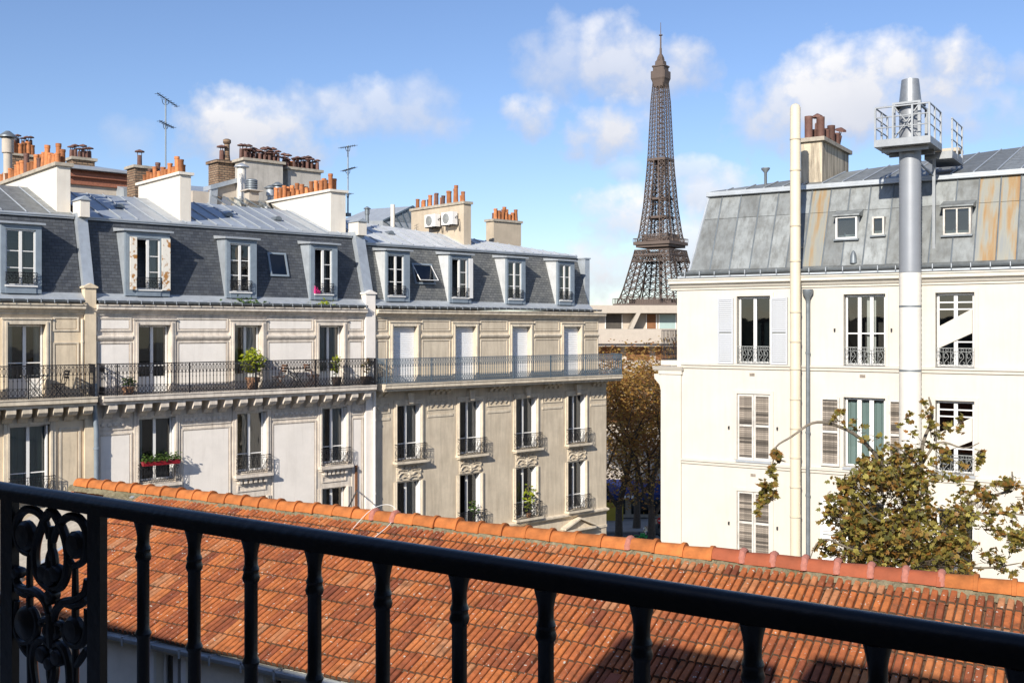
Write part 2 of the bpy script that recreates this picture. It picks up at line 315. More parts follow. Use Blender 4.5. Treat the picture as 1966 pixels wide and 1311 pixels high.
def tile_mat(name, island):
    m = mat(name, (.4, .12, .05), .82, bump=.25, bscale=50); nt = m.node_tree; N = nt.nodes.new; K = nt.links.new; b = nt.nodes['Principled BSDF']
    if island: g = N('ShaderNodeNewGeometry'); rnd = g.outputs['Random Per Island']
    else: g = N('ShaderNodeObjectInfo'); rnd = g.outputs['Random']
    cr = N('ShaderNodeValToRGB'); e = cr.color_ramp.elements; e[0].color = (.20, .056, .026, 1); e[1].color = (.50, .165, .045, 1)
    for p, c in ((.12, (.30, .085, .032, 1)), (.5, (.41, .12, .037, 1)), (.82, (.49, .155, .043, 1)), (.96, (.42, .19, .09, 1))): q = e.new(p); q.color = c
    K(rnd, cr.inputs[0])
    tc = N('ShaderNodeTexCoord'); gm = N('ShaderNodeNewGeometry')
    n = N('ShaderNodeTexNoise'); n.inputs['Scale'].default_value = 7; n.inputs['Detail'].default_value = 6; n.inputs['Roughness'].default_value = .7; K(gm.outputs['Position'], n.inputs['Vector'])
    r = N('ShaderNodeMapRange'); r.inputs[1].default_value = .3; r.inputs[2].default_value = .7; r.inputs[3].default_value = .62; r.inputs[4].default_value = 1.3; K(n.outputs['Fac'], r.inputs[0])
    vm = N('ShaderNodeVectorMath'); vm.operation = 'SCALE'; K(cr.outputs[0], vm.inputs[0]); K(r.outputs[0], vm.inputs['Scale'])
    l = N('ShaderNodeTexNoise'); l.inputs['Scale'].default_value = 22; l.inputs['Detail'].default_value = 3; K(gm.outputs['Position'], l.inputs['Vector'])
    lr = N('ShaderNodeMapRange'); lr.inputs[1].default_value = .668; lr.inputs[2].default_value = .69; K(l.outputs['Fac'], lr.inputs[0])
    mc = N('ShaderNodeMix'); mc.data_type = 'RGBA'; K(lr.outputs[0], mc.inputs['Factor']); K(vm.outputs[0], mc.inputs[6]); mc.inputs[7].default_value = (.55, .50, .42, 1)
    d = N('ShaderNodeTexNoise'); d.inputs['Scale'].default_value = 5; d.inputs['Detail'].default_value = 8; d.inputs['Roughness'].default_value = .75; K(gm.outputs['Position'], d.inputs['Vector'])
    dr = N('ShaderNodeMapRange'); dr.inputs[1].default_value = .54; dr.inputs[2].default_value = .7; dr.inputs[4].default_value = .8; K(d.outputs['Fac'], dr.inputs[0])
    md = N('ShaderNodeMix'); md.data_type = 'RGBA'; K(dr.outputs[0], md.inputs['Factor']); K(mc.outputs[2], md.inputs[6]); md.inputs[7].default_value = (.10, .06, .032, 1)
    K(md.outputs[2], b.inputs['Base Color'])
tile_mat('roof_tile', False); tile_mat('roof_tile_field', True)

def leaf_mat(name, cols, trans=.35):
    m = bpy.data.materials.new(name); m.use_nodes = True; MAT[name] = m; nt = m.node_tree; nt.nodes.clear(); N = nt.nodes.new; K = nt.links.new
    o = N('ShaderNodeOutputMaterial'); g = N('ShaderNodeNewGeometry'); cr = N('ShaderNodeValToRGB'); e = cr.color_ramp.elements
    e[0].color = (*cols[0], 1); e[1].color = (*cols[-1], 1)
    for i in range(1, len(cols) - 1): q = e.new(i / (len(cols) - 1)); q.color = (*cols[i], 1)
    K(g.outputs['Random Per Island'], cr.inputs[0])
    d = N('ShaderNodeBsdfPrincipled'); d.inputs['Roughness'].default_value = .55; t = N('ShaderNodeBsdfTranslucent'); x = N('ShaderNodeMixShader'); x.inputs[0].default_value = trans
    K(cr.outputs[0], d.inputs['Base Color']); K(cr.outputs[0], t.inputs[0]); K(d.outputs[0], x.inputs[1]); K(t.outputs[0], x.inputs[2]); K(x.outputs[0], o.inputs['Surface'])
leaf_mat('leaf_autumn', [(.10, .10, .028), (.19, .165, .035), (.28, .13, .03), (.31, .25, .05), (.15, .15, .035), (.34, .15, .032), (.25, .225, .045), (.46, .39, .095)])
leaf_mat('leaf_street', [(.26, .13, .05), (.38, .17, .055), (.46, .26, .06), (.30, .18, .06), (.54, .36, .08), (.26, .13, .05)], .5)
leaf_mat('leaf_lime', [(.20, .30, .015), (.34, .40, .02), (.42, .42, .03), (.26, .34, .02)], .4)
leaf_mat('leaf_green', [(.05, .10, .02), (.08, .15, .03), (.13, .20, .04), (.06, .12, .02)], .35)

def rust_mat():
    m = MAT['rusty_paint']; nt = m.node_tree; N = nt.nodes.new; K = nt.links.new; b = nt.nodes['Principled BSDF']
    tc = N('ShaderNodeTexCoord'); n = N('ShaderNodeTexNoise'); n.inputs['Scale'].default_value = 7; n.inputs['Detail'].default_value = 6; K(tc.outputs['Object'], n.inputs['Vector'])
    r = N('ShaderNodeMapRange'); r.inputs[1].default_value = .52; r.inputs[2].default_value = .62; K(n.outputs['Fac'], r.inputs[0])
    mc = N('ShaderNodeMix'); mc.data_type = 'RGBA'; K(r.outputs[0], mc.inputs['Factor']); mc.inputs[6].default_value = (.80, .75, .66, 1); mc.inputs[7].default_value = (.42, .20, .06, 1); K(mc.outputs[2], b.inputs['Base Color'])
rust_mat()
def zinc_rust():
    m = mat('zinc_rust', (.35, .35, .33), .55, .2, bump=.1, bscale=5); nt = m.node_tree; N = nt.nodes.new; K = nt.links.new; b = nt.nodes['Principled BSDF']
    tc = N('ShaderNodeTexCoord'); mp = N('ShaderNodeMapping'); mp.inputs['Scale'].default_value = (4.5, 1, .3); K(tc.outputs['Object'], mp.inputs[0])
    n = N('ShaderNodeTexNoise'); n.inputs['Scale'].default_value = 1.3; n.inputs['Detail'].default_value = 6; K(mp.outputs[0], n.inputs['Vector'])
    cr = N('ShaderNodeValToRGB'); e = cr.color_ramp.elements; e[0].position = .34; e[0].color = (.23, .24, .235, 1); e[1].position = .76; e[1].color = (.25, .12, .05, 1)
    q = e.new(.46); q.color = (.27, .265, .225, 1); q = e.new(.58); q.color = (.30, .20, .10, 1)
    K(n.outputs['Fac'], cr.inputs[0]); K(cr.outputs[0], b.inputs['Base Color'])
zinc_rust()

# ------------------------------------------------------------------ the ground
def ground():
    mb = MB(); ys = [-400, -60, 0, 40, 70, 80, 95, 130, 300, 700, 1000, 3200]; xs = [-2600, -400, -60, -20, 0, 20, 60, 400, 2600]
    def h(y): return 0.0 if y <= 70 else (-(y - 70) / 25 * 1.5 if y <= 95 else -1.5 - (min(y, 1000) - 95) / 905 * 15.5)
    for i in range(len(ys) - 1):
        for j in range(len(xs) - 1):
            mb.poly((xs[j], ys[i], h(ys[i])), (xs[j + 1], ys[i], h(ys[i])), (xs[j + 1], ys[i + 1], h(ys[i + 1])), (xs[j], ys[i + 1], h(ys[i + 1])))
    o = link('ground', mb.mesh('ground', 'earth'), None); o.rotation_euler = (0, 0, R_(33.5)); o['kind'] = 'structure'
    mb = MB(); mb.poly((-60, 71, .0), (60, 71, .0), (60, 80, -.6), (-60, 80, -.6))
    o = link('road', mb.mesh('road', 'asphalt'), None, (0, 0, .008)); o.rotation_euler = (0, 0, R_(33.5)); o['kind'] = 'structure'
    mb = MB(); mb.hexa([(-60, 80, -.72), (60, 80, -.72), (60, 88, -1.2), (-60, 88, -1.2), (-60, 80, -.46), (60, 80, -.46), (60, 88, -.94), (-60, 88, -.94)])
    o = link('pavement', mb.mesh('pavement', 'pavement'), None); o.rotation_euler = (0, 0, R_(33.5)); o['kind'] = 'structure'
    mb = MB(); mb.hexa([(-60, 60, -.1), (60, 60, -.1), (60, 71, -.1), (-60, 71, -.1), (-60, 60, .13), (60, 60, .13), (60, 71, .13), (-60, 71, .13)])
    o = link('pavement', mb.mesh('pavement', 'pavement'), None); o.rotation_euler = (0, 0, R_(33.5)); o['kind'] = 'structure'
ground()

# ------------------------------------------------------------------ building kit (local x along the wall, y into it, z up)
def wall_mesh(x0, x1, z0, z1, holes, y=0.0, rev=.26):
    mb = MB(); xs = sorted({x0, x1, *[v for h in holes for v in h[:2]]}); zs = sorted({z0, z1, *[v for h in holes for v in h[2:4]]})
    xs = [v for v in xs if x0 <= v <= x1]; zs = [v for v in zs if z0 <= v <= z1]
    for i in range(len(xs) - 1):
        for j in range(len(zs) - 1):
            cx = (xs[i] + xs[i + 1]) / 2; cz = (zs[j] + zs[j + 1]) / 2
            if any(h[0] < cx < h[1] and h[2] < cz < h[3] for h in holes): continue
            mb.poly((xs[i], y, zs[j]), (xs[i + 1], y, zs[j]), (xs[i + 1], y, zs[j + 1]), (xs[i], y, zs[j + 1]))
    for (a, b, c, d) in [h[:4] for h in holes]:
        r = y + rev
        mb.poly((a, y, c), (a, r, c), (a, r, d), (a, y, d)); mb.poly((b, r, c), (b, y, c), (b, y, d), (b, r, d))
        mb.poly((a, y, d), (a, r, d), (b, r, d), (b, y, d)); mb.poly((a, r, c), (a, y, c), (b, y, c), (b, r, c))
    return mb
def window(P, x0, x1, z0, z1, y, trans=(.3,), panel=0.0, frame='white_paint', cur=(), glass='glass', open_left=False, room='room_dark', bar=.055, mull=.05, name='window', depth=1.4, cols=2):
    """casement: the frame is the part; panes, curtains and the room behind are its sub-parts"""
    mb = MB(); t = bar; d0, d1 = y, y + .06
    mb.box(x0, x0 + t, d0, d1, z0, z1); mb.box(x1 - t, x1, d0, d1, z0, z1)
    mb.box(x0 + t, x1 - t, d0, d1, z1 - t, z1); mb.box(x0 + t, x1 - t, d0, d1, z0, z0 + t)
    edges = [x0 + t + (x1 - x0 - 2 * t) * k / cols for k in range(cols + 1)]
    lv = [z0 + t + panel] + [z0 + t + panel + (z1 - z0 - 2 * t - panel) * f for f in trans] + [z1 - t]
    for e in edges[1:-1]: mb.box(e - mull, e + mull, d0 - .012, d1 + .01, z0 + t, z1 - t)
    if panel: mb.box(x0 + t, x1 - t, d0 + .015, d1 - .01, z0 + t, z0 + t + panel)
    for c in range(cols):
        a = edges[c] + (mull if c else 0); b = edges[c + 1] - (mull if c < cols - 1 else 0)
        if c == 0 and open_left: continue
        for v in lv[1:-1]: mb.box(a, b, d0 + .012, d1 - .006, v - .018, v + .018)
    w = part(name, mb, frame, P)
    for c in range(cols):
        if c == 0 and open_left: continue
        a = edges[c] + (mull if c else 0); b = edges[c + 1] - (mull if c < cols - 1 else 0)
        for k in range(len(lv) - 1):
            g = MB().poly((a, y + .035, lv[k]), (b, y + .035, lv[k]), (b, y + .035, lv[k + 1]), (a, y + .035, lv[k + 1])); part('pane', g, glass, w)
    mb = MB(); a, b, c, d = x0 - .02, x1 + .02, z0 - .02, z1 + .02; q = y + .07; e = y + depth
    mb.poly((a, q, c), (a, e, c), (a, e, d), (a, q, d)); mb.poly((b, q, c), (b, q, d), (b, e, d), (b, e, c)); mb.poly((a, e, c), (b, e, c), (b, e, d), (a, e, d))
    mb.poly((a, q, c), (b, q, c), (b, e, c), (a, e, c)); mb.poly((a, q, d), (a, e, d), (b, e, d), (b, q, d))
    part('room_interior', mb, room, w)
    for (f0, f1, m) in cur:
        mb = MB(); n = max(4, int((f1 - f0) * 22)); X = [x0 + (x1 - x0) * (f0 + (f1 - f0) * i / n) for i in range(n + 1)]
        Y = [y + .15 + .025 * math.sin(i * 2.2 + x0 * 7) for i in range(n + 1)]
        for i in range(n): mb.poly((X[i], Y[i], z0 + .03), (X[i + 1], Y[i + 1], z0 + .03), (X[i + 1], Y[i + 1], z1 - .05), (X[i], Y[i], z1 - .05))
        part('curtain', mb, m, w, smooth=True)
    return w
def surround(P, x0, x1, z0, z1, wd, m, pr=.06, name='window_surround', top=True):
    if not top:
        part('window_jamb', MB().box(x0 - wd, x0, -pr, .0, z0, z1).box(x0 - wd * .45, x0 - .012, -pr - .03, -pr, z0, z1), m, P); return part('window_jamb', MB().box(x1, x1 + wd, -pr, .0, z0, z1).box(x1 + .012, x1 + wd * .45, -pr - .03, -pr, z0, z1), m, P)
    mb = MB(); mb.box(x0 - wd, x0, -pr, .0, z0, z1); mb.box(x1, x1 + wd, -pr, .0, z0, z1)
    mb.box(x0 - wd * .45, x0 - .012, -pr - .03, -pr, z0, z1 + wd * .5); mb.box(x1 + .012, x1 + wd * .45, -pr - .03, -pr, z0, z1 + wd * .5)
    if top: mb.box(x0 - wd, x1 + wd, -pr, 0, z1, z1 + wd); mb.box(x0 - wd * 1.15, x1 + wd * 1.15, -pr - .04, 0, z1 + wd, z1 + wd + .05)
    return part(name, mb, m, P)
def panel_frame(P, x0, x1, z0, z1, m, fill=None, w=.05, pr=.035, name='wall_panel'):
    mb = MB(); mb.box(x0, x1, -pr, 0, z0, z0 + w); mb.box(x0, x1, -pr, 0, z1 - w, z1); mb.box(x0, x0 + w, -pr, 0, z0 + w, z1 - w); mb.box(x1 - w, x1, -pr, 0, z0 + w, z1 - w)
    o = part(name, mb, m, P)
    if fill: part('panel_field', MB().box(x0 + w + .04, x1 - w - .04, -.018, 0, z0 + w + .04, z1 - w - .04), fill, o)
    return o
def cornice(P, x0, x1, z, m, name='cornice', k=1.0, y=0.0):
    pr = [(0, z), (-.05, z), (-.05, z + .05), (-.1, z + .08), (-.16, z + .16), (-.27, z + .2), (-.27, z + .29), (-.31, z + .31), (-.31, z + .35), (0, z + .37)]
    return part(name, MB().sweep_x([(a * k + y, b) for a, b in pr], x0, x1), m, P)
def gutter(P, x0, x1, z, y, m='zinc_dark', step=.42):
    n = 7; pts = [(y + .085 * math.cos(math.pi + math.pi * i / n), z + .085 * math.sin(math.pi + math.pi * i / n)) for i in range(n + 1)]
    pts += [(y + .07 * math.cos(2 * math.pi - math.pi * i / n), z + .07 * math.sin(2 * math.pi - math.pi * i / n)) for i in range(n + 1)]
    g = part('gutter', MB().sweep_x(pts, x0, x1), m, P, smooth=True)
    bm = MB().box(-.012, .012, -.1, -.088, -.1, .03).box(-.012, .012, -.1, .1, .012, .03).mesh('gutter_bracket', 'zinc_pale'); i = 0; x = x0 + .15
    while x < x1: link('gutter_bracket', bm, g, (x, y, z)); x += step
    return g
def pot_mesh(h, r, m, taper=.9):
    return MB().lathe(0, 0, [(r, 0), (r * taper, h * .85), (r * 1.02, h * .86), (r * 1.02, h), (r * .78, h), (r * .7, h - .08)], 10).mesh('chimney_pot', m, True)
POTS = {}
def pots(ch, x, y0, y1, z0, n, m='terracotta', r=.1, h=(.35, .75), along='y', stagger=.07, slope=0.0):
    rr = random.Random(int(abs(x * 77 + y0 * 13)))
    for i in range(n):
        hh = rr.choice([h[0], (h[0] + h[1]) / 2, h[1], h[0] * 1.1]); key = (round(hh, 2), round(r, 3), m)
        if m == 'terracotta' and rr.random() < .14: key = (round(hh, 2), round(r, 3), 'dark_pot')
        if key not in POTS: POTS[key] = pot_mesh(hh, r, key[2])
        v = y0 + (y1 - y0) * (i + .5) / n; s = stagger * (1 if i % 2 else -1)
        p = (x + s, v, z0) if along == 'y' else (v, x + s, z0)
        link('chimney_pot', POTS[key], ch, p, rot=(rr.gauss(0, .03), rr.gauss(0, .03), rr.random() * 6), scale=(1, 1, rr.uniform(.8, 1.15)))
def cowl_mesh():
    return MB().lathe(0, 0, [(.1, 0), (.09, .42), (.07, .44)], 8).box(-.012, .012, -.09, -.07, .4, .58).box(-.012, .012, .07, .09, .4, .58).lathe(0, 0, [(.2, .56), (.19, .6), (.03, .66)], 8).mesh('chimney_pot', 'dark_pot', True)
def chimney(P, x0, x1, y0, y1, zb, zt, m, capm='cap_stone', over=.07, capt=.12, zb2=None):
    mb = MB(); z2 = zb if zb2 is None else zb2
    mb.hexa([(x0, y0, zb), (x1, y0, zb), (x1, y1, z2), (x0, y1, z2), (x0, y0, zt), (x1, y0, zt), (x1, y1, zt), (x0, y1, zt)])
    c = part('chimney', mb, m, P); part('chimney_cap', MB().box(x0 - over, x1 + over, y0 - over, y1 + over, zt + .002, zt + capt), capm, c)
    return c
def guard(P, x0, x1, z0, h, m, y=-.12, pr=.16, name='guard_rail'):
    """small window guard: rails, and scrolls of bent iron between them"""
    mb = MB(); r = .011
    for z in (z0, z0 + h): mb.tube([(x0, 0, z), (x0, y, z), (x1, y, z), (x1, 0, z)], r * 1.25, 4)
    mb.tube([(x0, y, z0 + h - .1), (x1, y, z0 + h - .1)], r * .8, 4)
    n = max(3, int((x1 - x0) / .17)); w = (x1 - x0) / n
    for i in range(n + 1): x = x0 + w * i; mb.tube([(x, y, z0), (x, y, z0 + h)], r * .8, 4)
    for i in range(n):
        c = x0 + w * (i + .5); hz = h - .1
        mb.tube(smooth_curve([(c - w * .05, y, z0 + hz * .62), (c - w * .3, y, z0 + hz * .55), (c - w * .36, y, z0 + hz * .82), (c - w * .05, y, z0 + hz * .92), (c + w * .2, y, z0 + hz * .6), (c - w * .15, y, z0 + hz * .38), (c - w * .36, y, z0 + hz * .15), (c, y, z0 + hz * .06), (c + w * .3, y, z0 + hz * .22), (c + w * .08, y, z0 + hz * .3)], 3), r * .8, 4)
        mb.tube(arc(c, z0 + h - .05, .038, 0, 360, 8, y), r * .6, 4)
    for x in (x0, x1): mb.tube(smooth_curve([(x, 0, z0 + .08), (x, y * .6, z0 + .2), (x, y * .25, z0 + h * .5), (x, y * .75, z0 + h * .75), (x, 0, z0 + h - .06)], 3), r * .7, 4)
    return part(name, mb, m, P)
BAL = {}
def baluster_mesh(m, h):
    if (m, h) in BAL: return BAL[m, h]
    mb = MB(); r = .0125
    mb.tube([(0, 0, 0), (0, 0, h)], r, 4); mb.lathe(0, 0, [(r, h * .53), (.022, h * .56), (r, h * .59)], 5)
    for s in (-1, 1):
        mb.tube([(s * .008, 0, h * .70), (s * .045, 0, h * .80), (s * .05, 0, h * .90), (s * .015, 0, h * .95)], r * .75, 4)
        mb.tube([(s * .01, 0, h * .93), (s * .06, 0, h * .985)], r * .7, 4)
        mb.tube([(s * .008, 0, h * .30), (s * .05, 0, h * .24), (s * .05, 0, h * .15), (s * .015, 0, h * .12)], r * .8, 4)
        mb.tube([(s * .01, 0, h * .12), (s * .055, 0, h * .07), (s * .045, 0, h * .01)], r * .8, 4)
    BAL[m, h] = mb.mesh('baluster', m); return BAL[m, h]
def balcony_rail(P, x0, x1, y, z0, h, m, posts, ret=True, step=.13):
    mb = MB(); mb.box(x0, x1, y - .022, y + .022, z0 + h - .02, z0 + h + .012); mb.box(x0, x1, y - .014, y + .014, z0 + .05, z0 + .07); mb.box(x0, x1, y - .01, y + .01, z0 + h * .68, z0 + h * .68 + .015)
    mb.box(x0, x1, y - .01, y + .01, z0 + h * .31, z0 + h * .31 + .013)
    ends = [x0, x1] if ret else []
    for x in ends: mb.box(x - .02, x + .02, y + .022, -.02, z0 + h - .02, z0 + h + .01); mb.box(x - .012, x + .012, y + .022, -.02, z0 + .05, z0 + .07)
    r = part('balcony_railing', mb, m, P)
    for x in posts: part('railing_post', MB().box(x - .018, x + .018, y - .02, y + .02, z0, z0 + h - .02), m, r)
    bm = baluster_mesh(m, h - .03); n = int((x1 - x0) / step)
    for i in range(n):
        link('baluster', bm, r, (x0 + (x1 - x0) * (i + .5) / n, y, z0 + .01))
    for x in ends:
        for k in range(1, int(abs(y) / step)): link('baluster', bm, r, (x, y + k * step, z0 + .01), rot=(0, 0, R_(90)))
    return r
ZB, ZM = 16.06, 18.85                                 # foot and head of the mansards on the left
def mans_y(z, zm=ZM): return .12 + (z - ZB) / (zm - ZB) * .85
def dormer(P, ox0, ox1, wx0, wx1, z0, z1, zt, m='lead_frame', cheek='zinc', cur=(), zm=ZM, open_left=False, shutters=None, grd=True, trans=(.33, .66), y=.0):
    """dormer: box with cheeks and a projecting lead roof; window, guard and shutters are its sub-parts"""
    mb = MB(); mb.box(ox0, wx0, y, y + .12, ZB + .12, zt - .12); mb.box(wx1, ox1, y, y + .12, ZB + .12, zt - .12)
    mb.box(wx0, wx1, y, y + .12, z1, zt - .12); mb.box(wx0, wx1, y - .03, y + .12, ZB + .12, z0)
    d = part('dormer', mb, m, P)
    yb = mans_y(zt - .1, zm) + .25
    for x, s in ((ox0, 1), (ox1, -1)): part('cheek', MB().hexa([(min(x, x + s * .05), y + .12, ZB + .14), (max(x, x + s * .05), y + .12, ZB + .14), (max(x, x + s * .05), y + .3, ZB + .14), (min(x, x + s * .05), y + .3, ZB + .14), (min(x, x + s * .05), y + .12, zt - .12), (max(x, x + s * .05), y + .12, zt - .12), (max(x, x + s * .05), yb, zt - .12), (min(x, x + s * .05), yb, zt - .12)]), cheek, d)
    mb = MB().hexa([(ox0 - .1, y - .12, zt - .13), (ox1 + .1, y - .12, zt - .13), (ox1 + .1, yb, zt - .08), (ox0 - .1, yb, zt - .08), (ox0 - .1, y - .12, zt - .07), (ox1 + .1, y - .12, zt - .07), (ox1 + .1, yb, zt + .06), (ox0 - .1, yb, zt + .06)])
    part('dormer_roof', mb, 'zinc_pale', d)
    # window frame and panes directly under the dormer
    t = .05; yy = y + .06; f = MB(); f.box(wx0, wx0 + t, yy, yy + .05, z0, z1).box(wx1 - t, wx1, yy, yy + .05, z0, z1).box(wx0 + t, wx1 - t, yy, yy + .05, z1 - t, z1).box(wx0 + t, wx1 - t, yy, yy + .05, z0, z0 + t)
    mid = (wx0 + wx1) / 2; f.box(mid - .045, mid + .045, yy - .01, yy + .06, z0 + t, z1 - t)
    lv = [z0 + t] + [z0 + t + (z1 - z0 - 2 * t) * q for q in trans] + [z1 - t]
    for v in lv[1:-1]:
        if not open_left: f.box(wx0 + t, mid - .045, yy + .01, yy + .045, v - .015, v + .015)
        f.box(mid + .045, wx1 - t, yy + .01, yy + .045, v - .015, v + .015)
    f.box(wx0 - .04, wx1 + .04, y - .07, y - .0305, z0 - .06, z0)
    part('window_frame', f, 'white_paint', d)
    for a, b, sk in ((wx0 + t, mid - .045, open_left), (mid + .045, wx1 - t, False)):
        if sk: continue
        for k in range(len(lv) - 1): part('pane', MB().poly((a, yy + .03, lv[k]), (b, yy + .03, lv[k]), (b, yy + .03, lv[k + 1]), (a, yy + .03, lv[k + 1])), 'glass', d)
    mb = MB(); a, b, c, e = wx0 - .02, wx1 + .02, z0 - .02, z1 + .02; q = yy + .051; r = yy + 1.5
    mb.poly((a, q, c), (a, r, c), (a, r, e), (a, q, e)); mb.poly((b, q, c), (b, q, e), (b, r, e), (b, r, c)); mb.poly((a, r, c), (b, r, c), (b, r, e), (a, r, e)); mb.poly((a, q, c), (b, q, c), (b, r, c), (a, r, c)); mb.poly((a, q, e), (a, r, e), (b, r, e), (b, q, e))
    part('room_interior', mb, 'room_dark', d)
    for (f0, f1, cm_) in cur:
        mb = MB(); n = 8; X = [wx0 + (wx1 - wx0) * (f0 + (f1 - f0) * i / n) for i in range(n + 1)]
        for i in range(n): mb.poly((X[i], yy + .14 + .02 * (i % 2), z0 + .03), (X[i + 1], yy + .14 + .02 * ((i + 1) % 2), z0 + .03), (X[i + 1], yy + .14 + .02 * ((i + 1) % 2), z1 - .05), (X[i], yy + .14 + .02 * (i % 2), z1 - .05))
        part('curtain', mb, cm_, d, smooth=True)
    if grd: guard(d, wx0 - .01, wx1 + .01, z0 + .04, .36, 'iron_black', y=y - .1)
    for (s0, s1, sm) in (shutters or []): part('shutter', MB().box(s0, s1, y - .1, y - .06, z0 - .03, z1 + .02), sm, d)
    return d
def zinc_roof(P, x0, x1, y0, z0, edge, slope, m='zinc', step=.62, kname='zinc_panel', xl=None):
    """low zinc roof of separate sheets with rolled seams; edge(x) gives how far back the sheet runs"""
    i = 0; n = max(1, round((x1 - x0) / step)); w = (x1 - x0) / n; ca = 1 / math.hypot(1, slope)
    for k in range(n):
        a, b = x0 + w * k, x0 + w * (k + 1); ya, yb = edge(a), edge(b)
        t = MB().hexa([(a + .004, y0, z0 - .03), (b - .004, y0, z0 - .03), (b - .004, yb, z0 - .03 + slope * (yb - y0)), (a + .004, ya, z0 - .03 + slope * (ya - y0)),
                       (a + .004, y0, z0), (b - .004, y0, z0), (b - .004, yb, z0 + slope * (yb - y0)), (a + .004, ya, z0 + slope * (ya - y0))])
        o = part(kname, t, m, P)
        part('seam_roll', MB().tube([(b, y0 - .02, z0 + .018), (b, yb, z0 + .018 + slope * (yb - y0))], .024, 5), 'zinc_pale', o)

# ------------------------------------------------------------------ the three houses on the left
X = LF.x
XB1a, XB1b = X(-190), X(160) + .0
XB2a, XB2b = -13.08, -2.30
XB3a, XB3b = -1.80, 11.45
FL = 12.78                                            # balcony floor
def shell(P, x0, x1, holes, m, ztop=15.6, depth=9.0):
    part('wall', wall_mesh(x0, x1, 0, ztop, holes), m, P)
    mb = MB(); mb.poly((x0, 0, 0), (x0, depth, 0), (x0, depth, ztop), (x0, 0, ztop)); mb.poly((x1, 0, 0), (x1, 0, ztop), (x1, depth, ztop), (x1, depth, 0)); mb.poly((x0, depth, 0), (x0, depth, ztop), (x1, depth, ztop), (x1, depth, 0))
    part('side_wall', mb, m, P)
def mansard(P, x0, x1, m, zm=ZM, yend=9.0, hip_r=0.0):
    mb = MB(); yt = mans_y(zm, zm)
    mb.hexa([(x0, .12, ZB), (x1, .12, ZB), (x1, yend, ZB), (x0, yend, ZB), (x0, yt, zm), (x1 - hip_r, yt, zm), (x1 - hip_r, yend, zm), (x0, yend, zm)])
    o = part('mansard_slope', mb, m, P)
    part('eaves_flashing', MB().hexa([(x0, -.12, ZB - .06), (x1, -.12, ZB - .06), (x1, .3, ZB - .06), (x0, .3, ZB - .06), (x0, -.1, ZB - .01), (x1, -.1, ZB - .01), (x1, .2, ZB + .2), (x0, .2, ZB + .2)]), 'zinc_pale', P)
    part('roof_edge', MB().box(x0, x1 - hip_r, yt - .1, yt + .06, zm - .05, zm + .07).tube([(x0, yt - .1, zm + .03), (x1 - hip_r, yt - .1, zm + .03)], .04, 6), 'zinc_pale', P)
    return o
def slab(P, x0, x1, m, corb=None, pr=.78):
    part('balcony_slab', MB().sweep_x([(0, FL - .30), (-pr + .12, FL - .30), (-pr + .1, FL - .22), (-pr, FL - .18), (-pr, FL - .05), (-pr - .03, FL - .04), (-pr - .03, FL), (0, FL)], x0, x1), m, P)
    cm_ = MB().sweep_x([(0, -.5), (-.14, -.48), (-.24, -.34), (-.54, -.28), (-.64, -.16), (-.64, 0), (0, 0)], -.145, .145).mesh('corbel', m)
    for x in corb or []: link('corbel', cm_, P, (x, 0, FL - .303))
def party(P, x0, x1, zb, zt, m, pr=.12):
    part('party_pier', MB().box(x0, x1, -pr, .3, zb, zt), m, P)
    part('pier_cap', MB().prism([(x0 - .05, zt + .002), (x1 + .05, zt + .002), (x1 + .05, zt + .05), ((x0 + x1) / 2, zt + .17), (x0 - .05, zt + .05)], -pr - .05, .3), m, P)

# --- middle house: white panels between stone mouldings
b2 = thing('apartment_building', 'white panelled stone house under dark slate, black balcony rail, red window box', 'building', LF, ((XB2a + XB2b) / 2, 0, 0))
D3 = [(X(265), X(327)), (X(449), X(502)), (X(611.5), X(658.5))]
D2 = [(X(266), X(335)), (X(454), X(511)), (X(617), X(665))]
holes = [(a, b, FL, 15.17) for a, b in D3] + [(a, b, 9.68, 11.92) for a, b in D2] + [(a, b, 6.4, 8.72) for a, b in D2]
shell(b2, XB2a, XB2b, holes, 'stone_trim')
CU3 = [((.72, .95, 'curtain_dark'),), ((.05, .3, 'curtain'), (.55, .95, 'curtain')), ((.05, .95, 'curtain'),)]
for (a, b), cu in zip(D3, CU3):
    window(b2, a + .02, b - .02, FL + .02, 15.15, .24, trans=(.22,), panel=.5, cur=cu); surround(b2, a, b, FL + .005, 15.17, .17, 'stone_trim')
CU2 = [((.08, .2, 'curtain'), (.5, .95, 'curtain_dark'),), ((.35, .6, 'curtain'), (.6, .95, 'curtain_dark')), ((.06, .3, 'curtain'), (.6, .95, 'curtain'),)]
for k, ((a, b), cu) in enumerate(zip(D2, CU2)):
    window(b2, a + .02, b - .02, 9.7, 11.9, .22, trans=(.28,), cur=cu); surround(b2, a, b, 9.56, 11.92, .17, 'stone_trim')
    part('window_sill', MB().box(a - .16, b + .16, -.3, .0, 9.5, 9.6).box(a - .1, b + .1, -.2, 0, 9.42, 9.498), 'stone_trim', b2)
    for i in range(6): part('dentil', MB().box(a + (b - a) * (i + .2) / 6, a + (b - a) * (i + .75) / 6, -.17, 0, 9.27, 9.417), 'stone_trim', b2)
    panel_frame(b2, a + .02, b - .02, 8.95, 9.22, 'stone_trim')
    guard(b2, a - .06, b + .06, 9.68, .62, 'iron_black', y=-.25)
    window(b2, a + .02, b - .02, 6.42, 8.7, .22, trans=(.28,), cur=((.1, .4, 'curtain'),)); surround(b2, a, b, 6.3, 8.72, .17, 'stone_trim', top=False)
    part('louvre_shutter', MB().box(b - .018, b - .002, .005, .2, 9.72, 11.88), 'white_paint', b2)
gx = [XB2a + .06] + [v for a, b in D3 for v in (a - .24, b + .24)] + [XB2b - .06]
